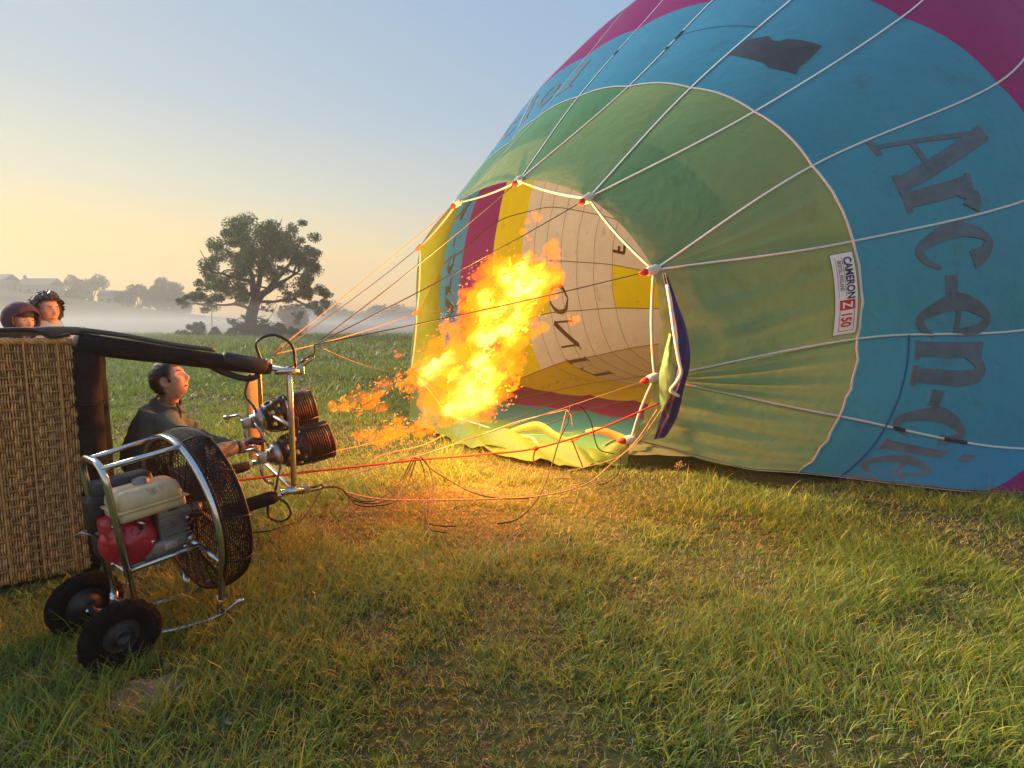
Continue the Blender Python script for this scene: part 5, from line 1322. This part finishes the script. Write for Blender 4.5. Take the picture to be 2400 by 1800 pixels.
clus = [(560, 545, 46), (600, 528, 42), (640, 540, 40), (590, 570, 56), (630, 575, 50), (540, 570, 36), (700, 545, 26), (690, 575, 44), (725, 580, 34), (735, 605, 30), (660, 600, 48), (540, 600, 42), (510, 605, 30), (500, 625, 30), (480, 622, 20), (525, 630, 40),
        (580, 610, 50), (620, 625, 44), (690, 625, 48), (730, 640, 34), (655, 645, 38), (560, 650, 40), (520, 672, 40), (490, 690, 34), (555, 690, 38), (460, 695, 24), (440, 706, 20), (425, 712, 14), (460, 668, 16), (475, 712, 26), (520, 705, 34), (580, 680, 28),
        (700, 665, 40), (745, 680, 30), (680, 695, 26), (720, 710, 28), (755, 700, 26), (765, 690, 18), (740, 732, 22), (700, 735, 20), (770, 715, 14), (550, 758, 12), (535, 755, 9), (618, 750, 11), (625, 722, 13), (575, 745, 8), (760, 722, 12), (608, 590, 50), (650, 570, 40), (720, 655, 30)]
Vs = []
for px, py, r in clus:
    for q in range(4):
        dy = g.normal(0, 2.2); c = tp(px + g.normal(0, r * .42), py + g.normal(0, r * .38), dy); Rm = r / F_PX * TY * (.34 + .26 * g.random())
        Vs.append(leaf_cloud(c, Rm, int(24 + r * r * .24), .05, .14, g))
Vs = np.concatenate(Vs); npmesh('crown', Vs, quads(Vs), LEAF_M, oak)
obj('hanging_rope', *tube([tp(497, 716, -1), tp(496, 740, -1), tp(497, 764, -1)], .03, 5), BARK_M, oak)
# weeds and brambles about the foot of the oak
g = np.random.default_rng(31)
def bush(name, label, cat, group, px, py, y, w, h, n, seed, m=FARL_M, s0=.1, s1=.3, stem=True):
    b = at(px, py, y); b[2] = float(terrain(b[0], b[1])) ; gg = np.random.default_rng(seed)
    t = thing(name, b, label, cat, group); L_ = []
    m_ = MB()
    for q in range(7):
        o = np.array([gg.normal(0, w * .28), gg.normal(0, w * .2), h * (.12 + .72 * gg.random())]); R_ = w * (.22 + .2 * gg.random()); 
        o[2] = min(o[2], h - R_ * .5)
        L_.append(leaf_cloud(b + o, R_, n // 7, s0, s1, gg, min(1, h / w * .8 + .3)))
        m_.add(*tube([b + np.array([gg.normal(0, w * .05), 0, -.1]), b + o * .6, b + o], [h * .03, h * .02, h * .008], 5))
    V = np.concatenate(L_); V[:, 2] = np.maximum(V[:, 2], b[2] + .02); npmesh('crown', V, quads(V), m, t)
    m_.build('trunk' if h > 3 else 'stem', BARK_M, t)
    return t
WEED_M = mat('rank_weeds', (.05, .075, .028), rough=.8, var=.4, scale=.8, trans=.3)
for i, (px, w, h) in enumerate(((455, 1.1, 1.2), (470, 1.3, 1.5), (505, .9, .9), (540, 1.2, .8), (565, 1.4, 1.2), (612, 2.0, 1.5), (632, 1.4, 1.0), (640, 1.0, 1.6), (664, .8, 1.6), (690, .9, .9), (430, .9, .7))):
    lab = ('low bramble clump left of the lone oak', 'dense dark bramble clump below the left branch of the oak', 'small ragged weed clump under the left branch of the oak', 'low spreading weed clump a little left of the oak trunk', 'bramble clump hugging the left of the oak trunk', 'widest bramble clump, at the right foot of the oak trunk', 'low weed clump right of the oak trunk', 'tall narrow weed clump right of the oak trunk', 'slender spire of weeds right of the oak', 'outermost low weed clump right of the oak', 'outermost low weed clump at far left of the oak')[i]
    bush('weed_clump', lab, 'weeds', 'weeds and brambles around the foot of the oak', px, 790, 53.5 - .3 * (i % 3), w, h, 900, 40 + i, WEED_M, .06, .2)
bush('shrub', 'grey round thorn bush in the mist just right of the oak', 'shrub', None, 693, 772, 78, 4.2, 4.6, 5200, 71, FARL_M, .10, .3)
# trees on the hill to the left and along the far field edge
hillt = [(190, 705, 250, 8, 10, 'round dark tree between the two hill houses'), (215, 700, 252, 9, 10.5, 'broad domed tree beside the gabled house on the hill'), (110, 690, 240, 3, 6.5, 'small bushy tree at the end of the long hill house'), (300, 722, 235, 7, 7, 'low tree at the left of the hill copse'), (328, 722, 238, 8, 10, 'middle tree of the hill copse left of the oak'), (372, 722, 242, 11, 15, 'tallest tree of the hill copse left of the oak'), (405, 722, 246, 9, 13, 'tree at the right of the hill copse, partly behind the oak'), (430, 725, 250, 8, 10, 'tree of the hill copse hidden behind the oak branches'), (168, 700, 240, 3, 4, 'small scrubby tree left of the domed hill tree')]
for i, (px, py, y, w, h, lab) in enumerate(hillt): bush('hill_tree', lab, 'tree', 'trees along the top of the hill', px, py, y, w, h, 3600, 90 + i, FARL_M, .3, .8)
fart = [(700, 770, 330, 16, 8, 'low tree just right of the oak in the far tree line'), (740, 770, 335, 20, 13, 'high rounded tree in the far tree line right of the oak'), (765, 772, 335, 22, 14, 'highest tree of the far tree line'), (795, 772, 340, 18, 9, 'tree on the falling edge of the far tree line'), (830, 774, 340, 18, 6, 'lowest tree of the far tree line'), (862, 774, 345, 20, 11, 'tree in the middle of the far tree line'), (890, 774, 345, 22, 12, 'rounded tree near the balloon in the far tree line'), (925, 775, 350, 22, 10, 'tree of the far tree line left of the balloon mouth'), (955, 775, 350, 24, 13, 'tree of the far tree line touching the balloon outline'), (990, 775, 355, 24, 12, 'tree of the far tree line hidden behind the balloon edge')]
for i, (px, py, y, w, h, lab) in enumerate(fart): bush('far_tree', lab, 'tree', 'far tree line across the field', px, py, y, w, h, 3600, 120 + i, FARL_M, .4, 1.0)
RENDER_M = mat('grey_render_wall', (.30, .26, .22), rough=.9, var=.1, scale=.4); SLATE_M = mat('slate_roof', (.10, .09, .085), rough=.8, var=.2, scale=1.5); GLASS_M = mat('dark_window_glass', (.03, .035, .04), rough=.15); FRAMEW_M = mat('white_window_frame', (.6, .6, .58), rough=.6)
def house(px, py, y, w, d, hw, hr, label, rot=0.0, chim=()):
    b = at(px, py, y); b[2] = float(terrain(b[0], b[1])); t = thing('house', b, label, 'house', 'houses along the hilltop'); R = Matrix.Rotation(rot, 3, 'Z')
    def T(p): return tuple(np.array(R @ Vector(p)) + b)
    def B(name, c, sx, sy, sz, m, par=t, bev=0): V, Fc = box(c, sx, sy, sz, None, bev); o = obj(name, [T(v) for v in V], Fc, m, par, smooth=False); ORG[o.name] = b; return o
    wl = B('wall', (0, 0, hw / 2 - 1.0), w, d, hw + 2.0, RENDER_M)
    o_ = .35
    pr = [(-w / 2 - o_, -d / 2 - o_, hw - .1), (w / 2 + o_, -d / 2 - o_, hw - .1), (w / 2 + o_, d / 2 + o_, hw - .1), (-w / 2 - o_, d / 2 + o_, hw - .1), (-w / 2 - o_, 0, hw + hr), (w / 2 + o_, 0, hw + hr)]
    rf = obj('roof', [T(p) for p in pr], [(0, 1, 5, 4), (2, 3, 4, 5), (0, 4, 3), (1, 2, 5), (0, 3, 2, 1)], SLATE_M, t, smooth=False); ORG[rf.name] = b
    for cx in chim: B('chimney', (cx, 0, hw + hr + .3), .9, .8, 1.9, RENDER_M, rf)
    n_ = max(2, int(w / 3.2))
    for fl in range(int(hw // 2.6)):
        for q in range(n_):
            f = B('window', (-w / 2 + w * (q + .5) / n_, -d / 2 - .03, 1.3 + 2.6 * fl), 1.2, .1, 1.3, FRAMEW_M); B('pane', (-w / 2 + w * (q + .5) / n_, -d / 2 - .09, 1.3 + 2.6 * fl), 1.0, .04, 1.1, GLASS_M, f)
    B('door', (w * .12, -d / 2 - .03, 1.0), 1.0, .08, 2.1, SLATE_M)
house(2, 692, 236, 11, 8, 3.4, 2.6, 'grey house cut off by the left edge of the photo', 0, (-4,))
house(46, 692, 238, 8, 6, 1.9, 1.3, 'low lean to house between the two bigger hilltop houses', 0)
house(98, 690, 238, 14.5, 8, 3.6, 3.0, 'long house with a chimney at its left gable on the hilltop', 0, (-6.7,))
house(258, 700, 248, 7, 7, 3.2, 2.6, 'small gabled house half hidden by the domed tree', .25)
# ------------------------------------------------------------------ flying wires, ropes and snap links
WIRE_M = mat('steel_flying_wire', (.07, .055, .045), rough=.5, metal=.0, var=.2); AMB_M = mat('firelit_amber_cord', (.35, .17, .08), rough=.7, var=.2, scale=60)  # amber carries the firelight on the wires in its colour
RED_ROPE_M = mat('red_rope', (.30, .02, .02), rough=.8, var=.4, scale=120, bump=.4); BLK_ROPE_M = mat('dark_rope', (.035, .026, .022), rough=.85, var=.4, scale=80, bump=.3); TAN_ROPE_M = mat('tan_line', (.42, .26, .15), rough=.8, var=.25, scale=90)
_at = at
def at(px, py, y):
    P = _at(px, py, y)
    return P if P[2] > .085 else gnd(px, py, .085)
def rope(name, pts, r, m, label, cat='rope', group=None, n=None, sides=6):
    P = spline(pts, n or len(pts) * 8); return obj(name, *tube(P, r, sides), m, None, label=label, cat=cat, group=group)
def wire(a, k_, label, m=WIRE_M, sag=.05, r=.0055):
    b = WIRE_END[k_]; P = [a + (b - a) * t - UZ * sag * 4 * t * (1 - t) for t in np.linspace(0, 1, 14)]
    return obj('flying_wire', *tube(P, r, 5), m, None, label=label, cat='wire', group='flying wires from burner to balloon mouth')
FTW = at(638, 828, 5.0); NTW = at(737, 808, 4.30)
wire(FTW, -2.5, 'thin wire rising to the upper left corner of the balloon mouth', AMB_M, .02); wire(FTW + np.array([.02, 0, -.01]), -4.5, 'thin wire to the second load point down the left of the mouth', WIRE_M, .03)
wire(FTW + np.array([.0, .03, -.01]), -6.5, 'lower wire tinted with firelight leaving the top of the burner towards the left mouth edge', AMB_M, .04)
wire(NTW, -.5, 'wire from the top snap link to the top of the mouth', WIRE_M, .03); wire(NTW, 1.5, 'wire from the top snap link to the upper right load tab', WIRE_M, .03); wire(NTW, 3.5, 'wire crossing in front of the flame to the right load tab', WIRE_M, .02)
wire(at(745, 812, 4.32), -8.5, 'lowest wire from the top snap link to the left foot of the mouth', WIRE_M, .06)
NBW = at(790, 1140, 4.3)
wire(at(700, 1150, 4.1), 5.5, 'thin cord from the lower burner corner to the near side load tab', TAN_ROPE_M, .02, .004)
wire(at(612, 1078, 4.9), 13.5, 'cord tinted with firelight behind the lower burner to the left foot of the skirt', AMB_M, .1)
# snap links
LINK_M = mat('dark_steel_link', (.09, .08, .075), rough=.35, metal=.9)
def link(a, b, w, label, loc_up=UZ):
    a, b = np.asarray(a), np.asarray(b); d = b - a; L_ = np.linalg.norm(d); d /= L_; u = loc_up - d * (loc_up @ d); u /= np.linalg.norm(u)
    P = []
    for q in range(12): t = -pi / 2 + pi * q / 11; P.append(b - d * w + d * w * cos(t) + u * w * sin(t))
    for q in range(12): t = pi / 2 + pi * q / 11; P.append(a + d * w + d * w * cos(t) + u * w * sin(t))
    t = thing('snap_link', a, label, 'snap link', 'snap links on the burner frame')
    obj('link_body', *tube(P, .007, 6, closed=True), LINK_M, t); m_ = (a + b) / 2 + u * w; obj('link_sleeve', *tube([m_ - d * .03, m_ + d * .03], .012, 8), LINK_M, t)
link(at(665, 872, 4.1), at(700, 862, 4.18), .02, 'small snap link on the top corner lug of the burner frame')
link(at(696, 862, 4.2), at(735, 835, 4.28), .018, 'snap link at the top burner corner, end of the taut wires')
link(at(683, 1152, 4.08), at(722, 1149, 4.16), .02, 'snap link on the lower burner corner')
link(at(720, 1149, 4.16), at(758, 1140, 4.22), .016, 'last snap link before the slack dark ropes')
rope('short_strop', [at(733, 836, 4.28), at(738, 822, 4.3), NTW], .006, BLK_ROPE_M, 'short dark strop above the top snap link')
rope('short_strop', [at(668, 880, 4.08), at(690, 876, 4.15), at(705, 868, 4.2), at(700, 862, 4.2)], .006, BLK_ROPE_M, 'dark strop looping under the top snap link')
# red crown rope
rope('red_rope', [at(520, 1130, 3.9), at(640, 1116, 4.2), at(760, 1102, 4.55), at(880, 1089, 4.9), at(980, 1078, 5.1), at(1120, 1066, 5.3), at(1250, 1052, 5.45), at(1380, 1015, 5.5), at(1470, 978, 5.5), at(1545, 944, 5.48)], .0095, RED_ROPE_M, 'red rope running low across the grass to the mouth', n=90)
rope('rope_tail', [at(1256, 1050, 5.44), at(1252, 1062, 5.43), at(1250, 1078, 5.42), at(1256, 1088, 5.42)], .008, RED_ROPE_M, 'short red rope tail hanging at a knot')
obj('rope_knot', *lathe([(0, .03), (.018, .022), (.026, 0), (.018, -.022), (0, -.03)], 10, frame(at(1256, 1051, 5.44), (1, .3, .2))), RED_ROPE_M, None, label='red knot tied on the red rope before the skirt', cat='knot')
# slack dark lines hung over the red rope
H0 = at(755, 1143, 4.22)
lo_ = 'slack dark lines between burner and mouth'
TOPL = [at(968, 1072, 5.05), at(985, 1070, 5.06)]
rope('slack_rope', [H0, at(790, 1140, 4.3), at(815, 1160, 4.45), at(860, 1176, 4.6), at(905, 1160, 4.75), at(940, 1125, 4.9), TOPL[0]], .006, BLK_ROPE_M, 'uppermost dark line sagging from the snap link to the red rope', 'rope', lo_)
rope('slack_rope', [H0, at(795, 1142, 4.3), at(828, 1172, 4.45), at(880, 1180, 4.6), at(922, 1160, 4.8), at(950, 1120, 4.95), at(972, 1074, 5.06)], .006, BLK_ROPE_M, 'middle dark line sagging from the snap link to the red rope', 'rope', lo_)
rope('slack_rope', [H0, at(800, 1146, 4.28), at(835, 1182, 4.4), at(880, 1186, 4.55), at(930, 1172, 4.75), at(958, 1128, 4.95), at(976, 1074, 5.06)], .006, BLK_ROPE_M, 'lowest dark line sagging from the snap link to the red rope', 'rope', lo_)
rope('slack_rope', [TOPL[0], at(985, 1080, 5.05), at(997, 1120, 4.95), at(998, 1180, 4.7), at(1002, 1222, 4.45), at(1030, 1232, 4.42), at(1070, 1233, 4.42)], .006, BLK_ROPE_M, 'dark line dropping left of its twin from the red rope to the grass', 'rope', lo_)
rope('slack_rope', [TOPL[1], at(1000, 1085, 5.02), at(1013, 1120, 4.9), at(1014, 1165, 4.7), at(1004, 1215, 4.45), at(1010, 1240, 4.36), at(1045, 1249, 4.32)], .006, BLK_ROPE_M, 'dark line dropping right of its twin from the red rope to the grass', 'rope', lo_)
rope('slack_rope', [TOPL[1], at(1010, 1098, 5.05), at(1060, 1130, 5.05), at(1110, 1155, 4.95), at(1170, 1168, 4.85), at(1240, 1168, 4.85)], .006, BLK_ROPE_M, 'dark line sagging right from the red rope into the grass', 'rope', lo_)
rope('slack_rope', [at(1165, 1228, 4.42), at(1215, 1215, 4.5), at(1262, 1165, 4.9), at(1290, 1100, 5.2), at(1310, 1035, 5.35), at(1330, 990, 5.4), at(1336, 955, 5.45), at(1348, 950, 5.48), at(1366, 958, 5.5), at(1385, 990, 5.52), at(1402, 1050, 5.5), at(1440, 1064, 5.5)], .0065, BLK_ROPE_M, 'dark line arching up like a hoop in front of the mouth', 'rope', lo_, 100)
rope('slack_rope', [at(1340, 1030, 5.5), at(1362, 1085, 5.35), at(1372, 1110, 5.2), at(1400, 1133, 5.1), at(1425, 1130, 5.15), at(1450, 1105, 5.3), at(1455, 1050, 5.45)], .0065, BLK_ROPE_M, 'dark line curling on the grass below the skirt', 'rope', lo_)
rope('slack_rope', [at(752, 1150, 4.2), at(735, 1180, 4.1), at(705, 1218, 4.0), at(660, 1235, 3.9), at(625, 1245, 3.85), at(560, 1250, 3.8)], .006, BLK_ROPE_M, 'dark line dropping from the lower burner corner to the grass behind the fan', 'rope', lo_)
rope('slack_rope', [at(660, 1235, 3.9), at(645, 1252, 3.84), at(634, 1270, 3.78)], .005, BLK_ROPE_M, 'short dark tail end lying in the grass right of the fan', 'rope', lo_)
tl_ = 'pale lines near the mouth'
rope('pale_line', [at(870, 1098, 4.95), at(1000, 1062, 5.2), at(1120, 1022, 5.4), at(1215, 988, 5.5), at(1328, 960, 5.55)], .0045, TAN_ROPE_M, 'pale line slanting up to the peak of the tan cords', 'rope', tl_)
rope('pale_line', [at(1328, 960, 5.55), at(1318, 1000, 5.5), at(1308, 1040, 5.45)], .0045, TAN_ROPE_M, 'steep tan cord left of the peak', 'rope', tl_)
rope('pale_line', [at(1328, 960, 5.55), at(1338, 975, 5.5), at(1342, 1000, 5.47)], .0045, TAN_ROPE_M, 'short tan cord right of the peak', 'rope', tl_)
rope('pale_line', [at(1540, 960, 5.5), at(1490, 1035, 5.35), at(1430, 1090, 5.2), at(1390, 1125, 5.15), at(1345, 1145, 5.05), at(1290, 1158, 4.95), at(1200, 1168, 4.88), at(920, 1172, 4.7), at(790, 1150, 4.35)], .006, TAN_ROPE_M, 'long tan line from the near mouth edge along the grass to the burner', 'rope', tl_, 90)
rope('pale_line', [at(865, 1085, 5.3), at(900, 1065, 5.4), at(985, 1045, 5.6), at(1040, 1020, 5.9)], .0045, AMB_M, 'amber line low on the grass below the flame', 'rope', tl_)
rope('pale_line', [at(1560, 945, 5.45), at(1500, 1030, 5.38), at(1440, 1075, 5.3), at(1330, 1105, 5.2)], .005, TAN_ROPE_M, 'tan line lying along the near edge of the skirt', 'rope', tl_)
obj('cord_ring', *tube([at(1345, 1144, 5.04) + np.array([.035 * cos(a), 0.0, .03 * sin(a)]) for a in np.linspace(0, 2 * pi, 17)[:-1]], .005, 5, closed=True), TAN_ROPE_M, None, label='small tan cord ring knotted in the long line on the grass', cat='ring')
# dry seed head by the balloon and a few broad leaves in the grass
st = gnd(1585, 1122)
sh_ = thing('seed_head', st, 'dry brown seed stalk standing in front of the balloon edge', 'plant')
m_ = MB(); m_.add(*tube([st, st + np.array([.01, 0, .08]), st + np.array([.035, 0, .15])], [.004, .0035, .003], 5)); m_.build('stem', mat('dry_stalk', (.30, .20, .11), rough=.9), sh_)
m_ = MB(); g = np.random.default_rng(5)
for q in range(26):
    p = st + np.array([.035 + g.normal(0, .025) , g.normal(0, .02), .15 + g.normal(0, .02)]); m_.add(*lathe([(0, .012), (.006, .004), (.005, -.006), (0, -.01)], 5, frame(p, g.normal(0, 1, 3))))
m_.build('seeds', mat('dry_seeds', (.34, .24, .15), rough=.9), sh_)
BROAD_M = mat('broad_leaf', (.06, .13, .035), rough=.5, var=.25, scale=20, trans=.3)
g = np.random.default_rng(77)
for i, (px, py, n_, s, lab) in enumerate(((1895, 1215, 9, .03, 'pale broad leaved clover clump in the grass below the blue band'), (520, 1720, 12, .02, 'dark clover patch at the lower left near the bare earth'), (590, 1330, 6, .018, 'small clover leaves in the grass right of the fan skid'), (1350, 1600, 9, .018, 'broad leaved weed rosette in the foreground grass'), (720, 1415, 7, .02, 'bluish weed rosette right of the fan'))):
    c = gnd(px, py); t = thing('clover', c, lab, 'plant', 'broad leaved weeds in the grass'); 
    for q in range(n_):
        a = g.random() * 6.28; r_ = s * (.5 + 1.6 * g.random()); p = c + np.array([cos(a) * r_, sin(a) * r_, .03 + .03 * g.random()]); M4 = frame(p, np.array([.4 * cos(a), .4 * sin(a), 1]) + g.normal(0, .25, 3), (cos(a), sin(a), .1))
        V = [tuple(M4 @ Vector((x * s, y * s, z * s))) for x, y, z in ((-.7, 0, .05), (-.2, .45, .0), (.4, .5, .03), (.8, 0, -.05), (.4, -.5, .03), (-.2, -.45, 0), (.1, 0, -.06))]
        obj('leaf', V, [(6, 0, 1), (6, 1, 2), (6, 2, 3), (6, 3, 4), (6, 4, 5), (6, 5, 0)], BROAD_M, t); 
    m_ = MB()
    for q in range(4): m_.add(*tube([c, c + np.array([g.normal(0, s * .5), g.normal(0, s * .5), .07])], .0025, 4))
    m_.build('stem', BROAD_M, t)
# ------------------------------------------------------------------ morning air: thin haze everywhere, a low bank of mist over the field
def vol(name, x0, x1, y0, y1, z0, z1, dens, col, an=.35):
    m = bpy.data.materials.new(name + '_air'); m.use_nodes = True; nd = m.node_tree.nodes; nd.remove(nd['Principled BSDF'])
    v = nd.new('ShaderNodeVolumePrincipled'); v.inputs['Color'].default_value = (*col, 1); v.inputs['Density'].default_value = dens; v.inputs['Anisotropy'].default_value = an
    m.node_tree.links.new(v.outputs[0], nd['Material Output'].inputs['Volume'])
    V, Fc = box(((x0 + x1) / 2, (y0 + y1) / 2, (z0 + z1) / 2), x1 - x0, y1 - y0, z1 - z0)
    o = obj(name, V, Fc, m, None, smooth=False, kind='stuff'); return o
vol('haze', -1150, 1150, -60, 440, -6, 42, HAZE_D, (.90, .83, .72))
vol('mist', -1000, 1000, 42, 330, -4, MIST_Z, MIST_D, (.90, .86, .80))
